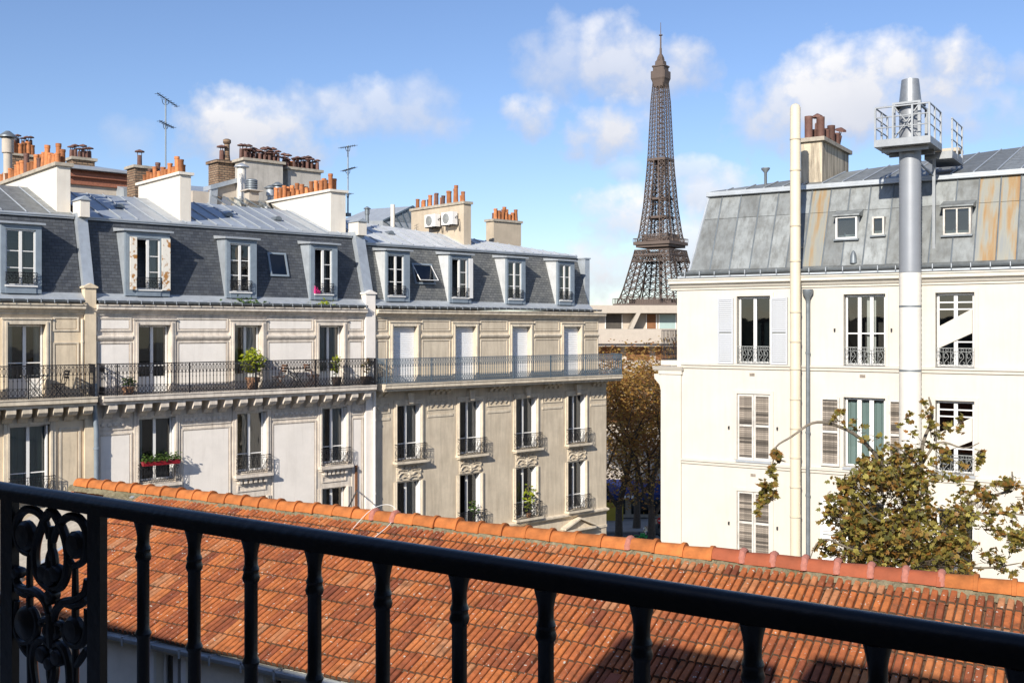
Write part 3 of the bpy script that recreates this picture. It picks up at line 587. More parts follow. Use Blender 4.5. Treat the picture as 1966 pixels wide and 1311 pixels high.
for i in range(0, len(gx), 2):
    panel_frame(b2, gx[i], gx[i + 1], FL + .12, 14.58, 'stone_trim', 'stone_white'); panel_frame(b2, gx[i], gx[i + 1], 14.95, 15.42, 'stone_trim', 'stone_white')
    part('string_moulding', MB().sweep_x([(0, 14.64), (-.04, 14.64), (-.09, 14.72), (-.09, 14.78), (0, 14.82)], gx[i] - .04, gx[i + 1] + .04), 'stone_trim', b2)
gx = [XB2a + .06] + [v for a, b in D2 for v in (a - .24, b + .24)] + [XB2b - .06]
ros = MB().lathe(0, 0, [(.085, 0), (.085, .03), (.05, .05), (.01, .055)], 8).mesh('rosette', 'stone_trim')
for i in range(0, len(gx), 2):
    panel_frame(b2, gx[i], gx[i + 1], 6.4, 11.45, 'stone_trim', 'stone_white'); pf = panel_frame(b2, gx[i], gx[i + 1], 11.56, 11.92, 'stone_trim', w=.04)
    x = gx[i] + .17
    while x < gx[i + 1] - .12: link('rosette', ros, pf, (x, 0, 11.74), rot=(R_(90), 0, 0)); x += .22
slab(b2, XB2a - .02, XB2b + .1, 'stone_trim', [XB2a + .35 + .6 * i for i in range(18)])
balcony_rail(b2, XB2a + .06, XB2b + .08, -.74, FL, 1.07, 'iron_black', [XB2a + .45 + 2.55 * i for i in range(4)] + [XB2b + .05])
cornice(b2, XB2a - .02, XB2b + .02, 15.5, 'stone_trim'); gutter(b2, XB2a + .02, XB2b - .02, 15.98, -.27)
mansard(b2, XB2a, XB2b, 'slate_dark')
dormer(b2, X(241), X(326), X(261), X(308), 16.42, 18.2, 18.55, open_left=True, cur=((.62, .9, 'curtain'),), shutters=[(X(248), X(261), 'rusty_paint'), (X(309), X(325), 'rusty_paint')])
dormer(b2, X(435), X(493), X(442), X(481), 16.42, 18.2, 18.5, cur=((.1, .45, 'curtain_dark'),))
dormer(b2, X(597), X(648), X(604), X(638), 16.42, 18.2, 18.5, open_left=True, cur=((.55, .8, 'curtain'),))
def skylight(P, x0, x1, z0, z1, zm, glass='glass_sky', tilt=0.0):
    a, b = mans_y(z0, zm), mans_y(z1, zm); mb = MB(); n = Vector((0, -(zm - ZB), .85)).normalized() * .07
    def q(x, z, o): y = mans_y(z, zm); return (x, y + n.y * o, z + n.z * o)
    for (c, d, e, f) in ((x0, x0 + .07, z0, z1), (x1 - .07, x1, z0, z1), (x0 + .07, x1 - .07, z0, z0 + .07), (x0 + .07, x1 - .07, z1 - .07, z1)):
        mb.hexa([q(c, e, 0), q(d, e, 0), q(d, f, 0), q(c, f, 0), q(c, e, 1), q(d, e, 1), q(d, f, 1), q(c, f, 1)])
    o = part('skylight', mb, 'lead_frame', P)
    part('dark_backing', MB().poly(q(x0 + .07, z0 + .07, .05), q(x1 - .07, z0 + .07, .05), q(x1 - .07, z1 - .07, .05), q(x0 + .07, z1 - .07, .05)), 'room_dark', o)  # dark sheet set just under the pane
    def g(x, z, k): p = q(x, z, .6); return (p[0], p[1] - k * math.cos(.3), p[2] + k * .35)
    part('pane', MB().poly(g(x0 + .06, z0 + .06, tilt), g(x1 - .06, z0 + .06, tilt), g(x1 - .06, z1 - .06, 0), g(x0 + .06, z1 - .06, 0)), glass, o)
    if tilt: part('sash', MB().tube([g(x0 + .06, z0 + .06, tilt), g(x1 - .06, z0 + .06, tilt), g(x1 - .06, z1 - .06, 0), g(x0 + .06, z1 - .06, 0)], .03, 4, closed=True), 'white_paint', o)
    return o
skylight(b2, LF.x(518, .45), LF.x(556, .35), 17.05, 17.98, ZM)
YR2 = 4.35
zinc_roof(b2, XB2a, XB2b + .1, mans_y(ZM) - .04, ZM + .075, lambda x: YR2, .36)
part('rear_roof', MB().hexa([(XB2a, YR2, 17), (XB2b, YR2, 17), (XB2b, 9, 17), (XB2a, 9, 17), (XB2a, YR2, ZM + .05 + .36 * (YR2 - .93)), (XB2b, YR2, ZM + .05 + .36 * (YR2 - .93)), (XB2b, 9, 19.2), (XB2a, 9, 19.2)]), 'zinc', b2)
party(b2, XB2b + .02, XB3a - .02, 0, 16.45, 'stone_white')
part('party_coping', MB().hexa([(XB2b + .03, .0, 16.4), (XB3a - .03, .0, 16.4), (XB3a - .03, .4, 16.4), (XB2b + .03, .4, 16.4), (XB2b + .03, .72, 19.05), (XB3a - .03, .72, 19.05), (XB3a - .03, 1.2, 19.05), (XB2b + .03, 1.2, 19.05)]), 'zinc', b2)
part('coping_block', MB().box(XB2b + .06, XB3a - .04, .5, 1.25, 18.9, 19.45), 'chimney_white', b2)
part('block_cap', MB().prism([(XB2b + .01, 19.452), (XB3a + .01, 19.452), ((XB2b + XB3a) / 2, 19.62)], .45, 1.3), 'zinc', b2)
c = chimney(b2, -9.55, -9.13, 1.25, 5.2, 18.7, 20.75, 'chimney_white', 'chimney_white', over=.09, capt=.1); pots(c, -9.34, 1.4, 5.1, 20.85, 22, r=.1, h=(.3, .62))
c = chimney(b2, -3.1, -2.38, 1.25, 6.6, 18.7, 20.68, 'chimney_white', 'chimney_white', over=.09, capt=.1); pots(c, -2.75, 1.5, 6.5, 20.78, 26, stagger=.14, r=.1, h=(.3, .62))
for x in (-11.35, -7.05, -4.9): part('roof_vent', MB().prism([(x + .16 * math.cos(math.pi * i / 6), ZM + .62 + .16 * math.sin(math.pi * i / 6)) for i in range(7)], 2.3, 2.9), 'zinc_dark', b2, smooth=True)
# --- right-hand house of the row: beige ashlar, blue rail, roller shutters
b3 = thing('apartment_building', 'beige stone corner house with pale blue balcony rail and closed white roller shutters', 'building', LF, ((XB3a + XB3b) / 2, 0, 0))
E3 = [(X(753), X(800)), (X(873), X(913)), (X(982), X(1018)), (X(1081), X(1114.5))]
E2 = [(X(761), X(808)), (X(881), X(923.5)), (X(989), X(1030)), (X(1089), X(1124))]
holes = [(a, b, FL, 15.15) for a, b in E3] + [(a, b, 9.5, 11.86) for a, b in E2] + [(a, b, 6.3, 8.62) for a, b in E2]
XB3c = 12.02
part('wall', wall_mesh(XB3a, XB3b, FL - .1, 15.6, [h for h in holes if h[2] > 12]), 'stone_beige', b3)
part('lower_wall', wall_mesh(XB3a, XB3c, 0, FL - .1, [h for h in holes if h[2] < 12]), 'stone_beige', b3)
part('side_wall', MB().poly((XB3c, 0, 0), (XB3c, 0, FL - .1), (XB3c, 10, FL - .1), (XB3c, 10, 0)).poly((XB3b, 0, FL - .1), (XB3b, 0, 16), (XB3b, 10, 16), (XB3b, 10, FL - .1)).poly((XB3b, 0, FL - .1), (XB3c, 0, FL - .1), (XB3c, 10, FL - .1), (XB3b, 10, FL - .1)).poly((XB3a, 10, 0), (XB3a, 10, 16), (XB3c, 10, 16), (XB3c, 10, 0)), 'stone_beige', b3)
for a, b in E3:
    mb = MB(); n = 26; z = FL + .02
    for i in range(n): z0 = z + 2.3 * i / n; mb.sweep_x([(.19, z0), (.175, z0 + .02), (.175, z0 + .07), (.19, z0 + .085)], a + .01, b - .01)
    part('roller_shutter', mb, 'roller_white', b3)
    part('shutter_backing', MB().box(a, b, .192, .25, FL, 15.15), 'roller_white', b3)
    surround(b3, a, b, FL + .005, 15.15, .15, 'stone_beige_trim'); panel_frame(b3, a - .02, b + .02, 15.2 + .2, 15.48, 'stone_beige_trim', w=.03) if False else None
gx = [XB3a + .06] + [v for a, b in E3 for v in (a - .26, b + .26)] + [XB3b - .05]
for i in range(0, len(gx), 2):
    panel_frame(b3, gx[i], gx[i + 1], FL + .12, 14.58, 'stone_beige_trim', 'stone_beige'); panel_frame(b3, gx[i], gx[i + 1], 14.95, 15.42, 'stone_beige_trim', 'stone_beige')
    part('string_moulding', MB().sweep_x([(0, 14.64), (-.04, 14.64), (-.09, 14.72), (-.09, 14.78), (0, 14.82)], gx[i] - .04, gx[i + 1] + .04), 'stone_beige_trim', b3)
CU = [[((.5, .95, 'curtain'),), ((.06, .25, 'curtain_dark'), (.5, .95, 'curtain')), ((.04, .96, 'curtain'),), ((.5, .9, 'curtain_dark'),)], [((.06, .2, 'curtain'), (.5, .95, 'curtain')), (), ((.35, .6, 'curtain'),), ((.05, .3, 'curtain'), (.45, .8, 'curtain_dark'))]]
crv = MB()
for s in (-1, 1):
    crv.tube(smooth_curve([(0, -.05, .16), (s * .16, -.05, .22), (s * .3, -.05, .3), (s * .44, -.05, .24), (s * .5, -.05, .1), (s * .4, -.05, .06)], 3), .035, 5)
    crv.tube(smooth_curve([(s * .04, -.05, .06), (s * .15, -.05, .12), (s * .3, -.05, .1)], 3), .03, 5)
    crv.tube(smooth_curve([(s * .1, -.05, .38), (s * .3, -.05, .42), (s * .5, -.05, .4), (s * .52, -.05, .3)], 3), .025, 5)
crv.lathe(0, -.03, [(.05, .02), (.075, .12), (.05, .24), (.01, .28)], 6)
for i in range(5): crv.box(-.42 + i * .18, -.32 + i * .18, -.09, 0, .46, .54)
crv = crv.mesh('carved_scroll', 'carved_stone', True)
for r, zs in enumerate(((9.5, 11.86), (6.3, 8.62))):
    for k, (a, b) in enumerate(E2):
        w_ = window(b3, a + .02, b - .02, zs[0] + .02, zs[1] - .02, .24, trans=(.28,), cur=CU[r][k], open_left=(r == 1 and k == 1))
        surround(b3, a, b, zs[0], zs[1], .13, 'stone_beige_trim', top=(r == 0))
        part('window_sill', MB().box(a - .18, b + .18, -.32, 0, zs[0] - .1, zs[0]).box(a - .12, b + .12, -.22, 0, zs[0] - .17, zs[0] - .102), 'stone_beige_trim', b3)
        guard(b3, a - .12, b + .12, zs[0] + .03, .68, 'iron_black', y=-.28)
        part('open_shutter', MB().box(b - .05, b - .012, .004, .235, zs[0] + .03, zs[1] - .02), 'white_paint', b3)
        if r == 0:
            part('carved_panel', MB().box(a + .01, b - .01, -.03, 0, 8.66, 9.3), 'stone_beige_trim', b3)
            link('carved_scroll', crv, b3, ((a + b) / 2, -.01, 8.7), scale=((b - a) / 1.12, 1, 1))
            part('lintel_keystone', MB().prism([((a + b) / 2 - .1, 11.9), ((a + b) / 2 + .1, 11.9), ((a + b) / 2 + .17, 12.35), ((a + b) / 2 - .17, 12.35)], -.2, -.0), 'stone_beige_trim', b3)
mods = []
gx = [XB3a] + [v for a, b in E2 for v in (a - .3, b + .3)] + [XB3c]
lozenge = MB().prism([(-.1, 0), (0, -.1), (.1, 0), (0, .1)], -.05, 0).mesh('lozenge', 'stone_beige_trim')
for i in range(0, len(gx), 2):
    x = gx[i] + .22; mods = []
    while x < gx[i + 1] - .1: mods.append(x); x += .3
    tb = panel_frame(b3, gx[i] + .05, gx[i + 1] - .05, 11.55, 11.98, 'stone_beige_trim', w=.04)
    for x in mods: link('lozenge', lozenge, tb, (x, 0, 11.76))
    part('wall_band', MB().box(gx[i] + .05, gx[i + 1] - .05, -.03, 0, 11.25, 11.36), 'stone_beige_trim', b3)
    cb = MB().sweep_x([(0, -.28), (-.1, -.26), (-.16, -.14), (-.36, -.1), (-.38, 0), (0, 0)], -.08, .08).mesh('corbel', 'stone_beige_trim')
    for x in mods: link('corbel', cb, b3, (x, 0, FL - .303))
slab(b3, XB3a + .02, XB3c + .35, 'stone_beige_trim')
balcony_rail(b3, XB3a + .06, XB3c + .32, -.74, FL, 1.04, 'iron_blue', [XB3a + .1 + 2.3 * i for i in range(6)] + [XB3c + .3])
part('string_course', MB().sweep_x([(0, 5.95), (-.06, 5.95), (-.1, 6.02), (-.2, 6.06), (-.2, 6.14), (0, 6.18)], XB3a, XB3c), 'stone_beige_trim', b3)
part('base_band', MB().box(XB3a, XB3c, -.05, 0, 5.2, 5.32), 'stone_beige_trim', b3)
for k in (1, 2, 3):
    a, b = E2[k]; m_ = (a + b) / 2
    part('pediment', MB().prism([(m_ - 1.0, 5.33), (m_ + 1.0, 5.33), (m_ + 1.0, 5.42), (m_ + .85, 5.42), (m_, 5.82), (m_ - .85, 5.42), (m_ - 1.0, 5.42)], -.12, 0).hexa([(m_ - 1.05, -.34, 5.44), (m_, -.34, 5.86), (m_, 0, 5.86), (m_ - 1.05, 0, 5.44), (m_ - 1.05, -.34, 5.52), (m_, -.34, 5.94), (m_, 0, 5.94), (m_ - 1.05, 0, 5.52)]).hexa([(m_, -.34, 5.86), (m_ + 1.05, -.34, 5.44), (m_ + 1.05, 0, 5.44), (m_, 0, 5.86), (m_, -.34, 5.94), (m_ + 1.05, -.34, 5.52), (m_ + 1.05, 0, 5.52), (m_, 0, 5.94)]).box(m_ - 1.05, m_ + 1.05, -.34, 0, 5.325, 5.40), 'stone_beige_trim', b3)
cornice(b3, XB3a + .02, XB3b + .28, 15.48, 'stone_beige_trim'); gutter(b3, XB3a + .02, XB3b - .1, 15.98, -.27)
ZM3 = 18.6; XE = 10.95
mansard(b3, XB3a, XE, 'slate_grey', ZM3, hip_r=.12)
for ox0, ox1, wx0, wx1, kw in ((742, 787, 745, 776, dict(cur=((.3, .75, 'curtain_dark'),))), (864, 905, 868, 898, dict(open_left=True, cur=((.52, .75, 'curtain_blue'),), shutters=[(X(898), X(905.5), 'white_paint')])), (973, 1009, 976, 1002, dict(cur=((.5, .9, 'curtain_dark'),))), (1071, 1103, 1074, 1096, dict(cur=((.2, .6, 'curtain'),)))):
    dormer(b3, X(ox0), X(ox1), X(wx0), X(wx1), 16.42, 18.12, 18.42, zm=ZM3, m='lead_frame', cheek='zinc_bright', **kw)
skylight(b3, LF.x(797, .4), LF.x(836, .4), 16.95, 17.85, ZM3, 'glass', tilt=.3)
def edge3(x): return 4.25 if x < -1.9 else (4.25 - (x + 1.9) * .229 if x < 5.3 else max(1.0, 2.6 - (x - 5.3) * .287))
zinc_roof(b3, XB3a - .3, XE - .1, mans_y(ZM3, ZM3) - .04, ZM3 + .075, edge3, .40, 'zinc_bright', .6)
c = chimney(b3, 4.12, 4.55, 1.5, 5.6, 18.4, 20.78, 'chimney_beige'); pots(c, 4.33, 1.6, 5.4, 20.9, 15, h=(.38, .72), r=.1)
c = chimney(b3, 8.05, 9.9, 4.0, 4.6, 18.4, 20.45, 'chimney_beige'); pots(c, 4.3, 8.25, 9.75, 20.57, 13, along='x', stagger=.14, h=(.38, .7), r=.1)
part('roof_vent', MB().prism([(0.6 + .16 * math.cos(math.pi * i / 6), ZM3 + .62 + .16 * math.sin(math.pi * i / 6)) for i in range(7)], 2.2, 2.8), 'zinc_dark', b3, smooth=True)
part('end_pier', MB().box(XE + .02, XE + .34, .45, 1.1, 16.0, 18.5).box(XE - .02, XE + .38, .4, 1.15, 18.502, 18.56), 'zinc', b3)
# --- left-hand house of the row: tan stone, cut by the frame
b1 = thing('apartment_building', 'tan stone house beside the long stained chimney, folding chair on its balcony', 'building', LF, ((XB1a + XB1b) / 2, 0, 0))
X1b = X(160)
F3 = [(X(14), X(87)), (X(-150), X(-70))]; F2 = [(X(18), X(95)), (X(-150), X(-70))]
holes = [(a, b, FL, 15.18) for a, b in F3] + [(a, b, 9.6, 11.9) for a, b in F2]
shell(b1, XB1a, X1b, holes, 'stone_tan')
for a, b in F3: window(b1, a + .02, b - .02, FL + .02, 15.16, .24, trans=(.3,), panel=.55, cur=((.06, .2, 'curtain'), (.8, .95, 'curtain'),)); surround(b1, a, b, FL + .005, 15.18, .16, 'stone_beige_trim')
for a, b in F2:
    window(b1, a + .02, b - .02, 9.62, 11.88, .2, trans=(.3,), cur=((.05, .95, 'blind_green'),)); surround(b1, a, b, 9.5, 11.9, .18, 'stone_beige_trim'); guard(b1, a - .04, b + .1, 9.62, .6, 'iron_black', y=-.25)
    part('window_sill', MB().box(a - .16, b + .16, -.3, 0, 9.5, 9.6), 'stone_beige_trim', b1)
    part('louvre_shutter', MB().box(b - .1, b - .06, .004, .19, 9.65, 11.86), 'white_paint', b1)
xr = F3[0][1] + .24
panel_frame(b1, xr, X1b - .16, FL + .12, 14.58, 'stone_beige_trim', 'stone_tan'); panel_frame(b1, xr, X1b - .16, 14.95, 15.42, 'stone_beige_trim', 'stone_tan')
panel_frame(b1, F2[0][1] + .3, X1b - .1, 9.3, 11.75, 'stone_beige_trim', 'stone_tan', w=.07)
slab(b1, XB1a, X1b + .2, 'stone_beige_trim', [X1b - .05 - .48 * i for i in range(11)])
balcony_rail(b1, XB1a, X1b + .14, -.74, FL, 1.07, 'iron_black', [X1b + .1, X(55, -.74)])
cornice(b1, XB1a, X1b, 15.5, 'stone_beige_trim'); gutter(b1, XB1a, X1b - .05, 15.98, -.27)
mansard(b1, XB1a, X1b, 'slate_dark')
dormer(b1, X(2), X(80), X(11), X(69), 16.45, 18.25, 18.55, open_left=False, cur=((.7, .95, 'curtain_dark'),), trans=(.3, .62))
zinc_roof(b1, XB1a, X1b, mans_y(ZM) - .04, ZM + .075, lambda x: 4.5, .36, 'zinc_old', .8)
party(b1, X1b + .01, XB2a - .03, 0, 16.4, 'stone_tan')
part('party_coping', MB().hexa([(X1b + .02, .0, 16.38), (XB2a - .04, .0, 16.38), (XB2a - .04, .4, 16.38), (X1b + .02, .4, 16.38), (X1b + .02, .72, 19.0), (XB2a - .04, .72, 19.0), (XB2a - .04, 1.2, 19.0), (X1b + .02, 1.2, 19.0)]), 'zinc', b1)
part('coping_block', MB().box(X1b + .06, XB2a - .04, .45, 1.2, 18.85, 19.42), 'chimney_white', b1)
part('block_cap', MB().prism([(X1b + .01, 19.422), (XB2a + .01, 19.422), ((X1b + XB2a) / 2, 19.58)], .4, 1.3), 'zinc', b1)
c = chimney(b1, -13.95, -13.5, 1.25, 8.6, 18.6, 20.62, 'chimney_white', 'cap_stone', over=.09); pots(c, -13.72, 1.45, 8.4, 20.74, 36, stagger=.11, h=(.34, .7), r=.1)

# ------------------------------------------------------------------ things on and round the left-hand houses
def pipe(name, label, frame, pts, r, m, group=None, cat='pipe', collars=(), n=10):
    p0 = Vector(pts[-1]); o = thing(name, label, cat, frame, tuple(p0), group)
    part('pipe_run', MB().tube(pts, r, n), m, o, smooth=True)
    for z in collars: part('collar', MB().lathe(p0.x, p0.y, [(r * 1.02, z - .035), (r * 1.25, z - .03), (r * 1.25, z + .03), (r * 1.02, z + .035)], n), m, o, smooth=True)
    return o
xp = X1b - .06
pipe('downpipe', 'slim stone-coloured downpipe beside the tan house door panel', LF, [(xp, -.08, 15.35), (xp, -.08, 13.0)], .05, 'stone_beige_trim', cat='downpipe', collars=(14.6,))
xp = X(181)
pipe('downpipe', 'thick grey zinc downpipe between the tan and the white panelled house', LF, [(xp - .1, -.32, 13.2), (xp - .1, -.32, 12.3), (xp, -.2, 11.6), (xp, -.2, 0)], .085, 'lead_frame', cat='downpipe', collars=(11.0, 9.4, 7.5))
xp = XB3a - .12
pipe('downpipe', 'thin white downpipe on the pier between white panelled and beige house', LF, [(xp, -.2, 12.6), (xp, -.2, 0)], .055, 'stone_white', cat='downpipe', collars=(11.3, 8.3))
def antenna(label, x, ybase, ytop, ly, arms):
    lx, zt = LF.px(x, ytop, ly); zb = LF.z(x, ybase, ly); o = thing('tv_antenna', label, 'antenna', LF, (lx, ly, zb))
    part('mast', MB().tube([(lx, ly, zb), (lx, ly, zt)], .035, 6), 'lead_frame', o)
    part('foot', MB().box(lx - .1, lx + .1, ly - .1, ly + .1, zb - .08, zb + .06), 'zinc_dark', o)
    for (yy, half, tilt, fx, n) in arms:
        z = LF.z(x, yy, ly); mb = MB(); mb.tube([(lx - half * fx, ly - half * .5, z + tilt * half), (lx + half, ly + half * .5, z - tilt * half)], .018, 4)
        for i in range(n):
            f = i / (n - 1); px = lx - half * fx + (half + half * fx) * f; pz = z + tilt * half * (1 - 2 * f); py = ly - half * .5 + half * f
            mb.tube([(px - .06, py + .14, pz), (px + .06, py - .14, pz)], .011, 4); mb.tube([(px, py, pz - .05), (px, py, pz + .05)], .009, 4)
        mb.tube(smooth_curve([(lx - half * .25, ly, z + tilt * half * .25), (lx - half * .18, ly, z - .16), (lx, ly, z - .2), (lx + half * .16, ly, z - .16), (lx + half * .22, ly, z - tilt * half * .2)], 3), .013, 4)
        part('aerial_boom', mb, 'iron_black', o)
antenna('tall television antenna mast behind the white chimney amid the slate roof', 318, 330, 190, 5.6, [(192, .62, .22, .75, 8), (239, .42, .14, .8, 7)])
antenna('television antenna mast with two upward tilted booms beside the corner white chimney', 668, 412, 280, 2.4, [(282, .5, -.28, 1.0, 8), (325, .5, -.30, .8, 8), (372, .22, -.1, .3, 3)])
def ac(label, y0, z0):
    o = thing('air_conditioner', label, 'air conditioner', LF, (3.92, y0 + .4, z0), 'air conditioners on the beige chimney')
    part('casing', MB().box(3.72, 4.02, y0, y0 + .82, z0, z0 + .58), 'white_paint', o)
    part('fan_grille', MB().lathe(0, 0, [(.235, 0), (.235, .015), (.2, .02), (.06, .02), (.05, .026)], 20), 'iron_grey', o, (3.715, y0 + .48, z0 + .29), rot=(0, R_(-90), 0))
    part('bracket', MB().box(3.66, 4.11, y0 + .1, y0 + .14, z0 - .05, z0 - .002).box(3.66, 4.11, y0 + .66, y0 + .7, z0 - .05, z0 - .002), 'iron_black', o)
    part('coolant_hose', MB().tube(smooth_curve([(3.9, y0 - .005, z0 + .3), (3.9, y0 - .15, z0 + .35), (3.98, y0 - .18, z0 - .1), (4.06, y0 - .1, z0 - .3)], 3), .022, 5), 'iron_black', o)
ac('white air conditioner on the beige chimney, the one toward its front edge', 1.85, 19.85); ac('white air conditioner on the beige chimney, the one further back', 3.15, 19.85)
def leaves(mb, pts, size, rr, n=5, shape='oval', up=.3):
    for p in pts:
        a = rr.uniform(0, 6.283); t = rr.uniform(-.9, .9); s = size * rr.uniform(.65, 1.25)
        u = Vector((math.cos(a), math.sin(a), t * .6)).normalized(); v = Vector((rr.uniform(-1, 1), rr.uniform(-1, 1), rr.uniform(-1, 1) + up)); v = (v - u * v.dot(u)).normalized(); w = u.cross(v) * .12
        p = Vector(p)
        if shape == 'oval': mb.poly(p, p + (u * .5 + v * .3 + w) * s, p + u * s, p + (u * .5 - v * .3 + w) * s)
        else:               # five-lobed plane leaf, folded a little along the midrib
            q = [(-.08, .0), (.05, .32), (.22, .5), (.32, .24), (.62, .42), (.64, .16), (1, 0), (.64, -.16), (.62, -.42), (.32, -.24), (.22, -.5), (.05, -.32)]
            mb.poly(*[p + (u * c + v * d + w * abs(d) * 1.5) * s for c, d in q])
def blob(c, r, n, rr):
    out = []
    while len(out) < n:
        x, y, z = (rr.uniform(-1, 1) for _ in range(3)); q = x * x + y * y + z * z
        if .15 < q < 1: out.append((c[0] + x * r[0], c[1] + y * r[1], c[2] + z * r[2]))
    return out
def potted(label, px, ly, h, rx, n, leafm, potm, pr=.17, ph=.36, cat='potted plant', size=.14, cone=False, group=None):
    lx = LF.x(px, ly); o = thing('potted_plant', label, cat, LF, (lx, ly, FL), group); rr = random.Random(px)
    part('pot', MB().lathe(lx, ly, [(pr * .72, FL), (pr, FL + ph * .85), (pr * 1.1, FL + ph * .86), (pr * 1.1, FL + ph), (pr * .9, FL + ph), (pr * .85, FL + ph - .04)], 12), potm, o, smooth=True)
    part('stem', MB().tube([(lx, ly, FL + ph - .05), (lx + .02, ly, FL + ph + h * .3), (lx - .02, ly, FL + ph + h * .7)], .018, 5), 'bark', o)
    mb = MB(); zc = FL + ph + h * .58; leaves(mb, blob((lx, ly, zc), (rx, rx, h * .45), n, rr), size, rr); part('foliage', mb, leafm, o, kind='stuff')
potted('round lime-green shrub in a clay pot on the black railed balcony', 485, -.45, 1.05, .42, 420, 'leaf_lime', 'pot_clay', .25, .46, size=.15)
potted('small grey-green bush in a clay pot on the balcony near the zinc downpipe', 246, -.4, .36, .2, 90, 'leaf_green', 'pot_clay', .2, .26, size=.11)
potted('slender lime climber in a dark cubic pot on the balcony', 646, -.45, .85, .2, 130, 'leaf_lime', 'pot_dark', .2, .36, size=.12)
potted('brownish plant in a long dark trough at the balcony corner', 703, -.5, .75, .18, 80, 'leaf_autumn', 'pot_dark', .22, .34, size=.11)
def planter():
    a, b = D2[0]; z = 10.28; o = thing('flower_box', 'long red window box of green plants hooked over the iron guard', 'flower box', LF, ((a + b) / 2, -.36, z))
    part('box', MB().hexa([(a - .0, -.46, z), (b + .0, -.46, z), (b + .0, -.3, z), (a - .0, -.3, z), (a - .03, -.48, z + .15), (b + .03, -.48, z + .15), (b + .03, -.27, z + .15), (a - .03, -.27, z + .15)]), 'red_plastic', o)
    rr = random.Random(3); mb = MB(); leaves(mb, [(rr.uniform(a - .05, b + .05), rr.uniform(-.5, -.28), z + .15 + abs(rr.gauss(0, .11))) for _ in range(380)], .1, rr); part('foliage', mb, 'leaf_green', o, kind='stuff')
planter()
def climber(label, k, h, n, m, r=.28):
    a, b = E2[k]; o = thing('window_plant', label, 'plant', LF, (a + .55 * (b - a), -.12, 6.3)); rr = random.Random(k * 5); x = a + .55 * (b - a)
    part('pot', MB().lathe(x, -.12, [(.09, 6.302), (.13, 6.5), (.1, 6.5)], 10), 'pot_clay', o)
    mb = MB(); mb.tube(smooth_curve([(x, -.12, 6.48), (x + .1, -.12, 6.9), (x - .1, -.14, 7.4), (x + .05, -.12, 6.5 + h)], 3), .015, 4); part('stem', mb, 'bark', o)
    mb = MB(); leaves(mb, blob((x, -.15, 6.6 + h * .5), (r, .12, h * .5), n, rr), .17, rr); part('foliage', mb, m, o, kind='stuff')
climber('leafy yellow-green plant climbing in the window above the left pediment', 2, 1.35, 90, 'leaf_lime', .33)
climber('thin green plant behind the guard of the open window', 1, .95, 50, 'leaf_green', .2)
def bistro_table(label, px, ly, w, m):
    lx = LF.x(px, ly); o = thing('bistro_table', label, 'table', LF, (lx, ly, FL)); z = FL + .72
    part('table_top', MB().box(lx - w / 2, lx + w / 2, ly - .24, ly + .24, z, z + .03), m, o)
    for s in (-1, 1):
        for q in (-.2, .2): part('leg', MB().tube([(lx + s * w * .38, ly + q, z), (lx - s * w * .3, ly + q + .015 * s, FL)], .014, 5), m, o)
def folding_chair(label, px, ly, face, m, sw=.4, group=None):
    lx = LF.x(px, ly); f = Frame(LF.rot + face); o = thing('folding_chair', label, 'chair', None, tuple(LF.world(lx, ly, FL)), group); o.rotation_euler = (0, 0, R_(LF.rot + face)); POS[o.name] = Vector((0, 0, 0)); h = sw / 2
    mb = MB()
    for i in range(5): part('seat_slat', MB().box(-h, h, -.19 + i * .08, -.125 + i * .08, .44, .46), m, o)
    for z in (.62, .72, .82): part('back_slat', MB().box(-h, h, .24 + (z - .62) * .2, .26 + (z - .62) * .2, z, z + .07), m, o)
    for s in (-1, 1):
        part('leg', MB().tube([(s * h, -.24, 0), (s * h, .17, .5), (s * h, .28, .92)], .013, 5), m, o); part('leg', MB().tube([(s * (h - .03), .24, 0), (s * (h - .03), -.17, .45)], .013, 5), m, o)
bistro_table('dark folding bistro table between two wooden chairs on the balcony', 570, -.42, .75, 'iron_black')
folding_chair('brown wooden folding chair beside the lime-green shrub', 534, -.42, -90, 'wood_brown'); folding_chair('brown wooden folding chair beside the slender lime climber', 601, -.42, 90, 'wood_brown')
bistro_table('pale-topped folding table on the tan house balcony', 68, -.45, .8, 'iron_grey'); folding_chair('dark folding chair on the tan house balcony', 112, -.45, -90, 'iron_black', .42)
def weeds():
    rr = random.Random(5)
    for px, n, lb in ((475, 60, 'tuft of green weeds in the gutter below the middle dormer'), (622, 36, 'yellowish tuft of weeds in the gutter near the party pier')):
        lx = LF.x(px, -.2); o = thing('gutter_weed', lb, 'weed', LF, (lx, -.25, 15.97)); mb = MB()
        leaves(mb, [(lx + rr.gauss(0, .3), -.25 + rr.uniform(-.05, .12), 15.98 + abs(rr.gauss(0, .09))) for _ in range(n)], .13, rr, up=1.5); part('foliage', mb, 'leaf_lime' if px > 600 else 'leaf_green', o, kind='stuff')
weeds()
single('pink_cloth', MB().box(-.12, .12, -.05, .05, 0, .12).hexa([(-.12, -.05, .12), (.04, -.05, .12), (.04, .05, .12), (-.12, .05, .12), (-.1, -.03, .3), (-.05, -.03, .3), (-.05, .03, .3), (-.1, .03, .3)]), 'pink_cloth', 'bright pink cloth on the sill of the half open dormer', 'cloth', LF, (X(608), -.05, 16.425))
single('table_lamp', MB().lathe(0, 0, [(.06, 0), (.06, .02), (.012, .03), (.012, .3), (.17, .3), (.11, .5), (.1, .5)], 12), 'lamp_glow', 'small orange lamp inside the dormer with rusty shutters', 'lamp', LF, (X(276), .75, 17.1), smooth=True)

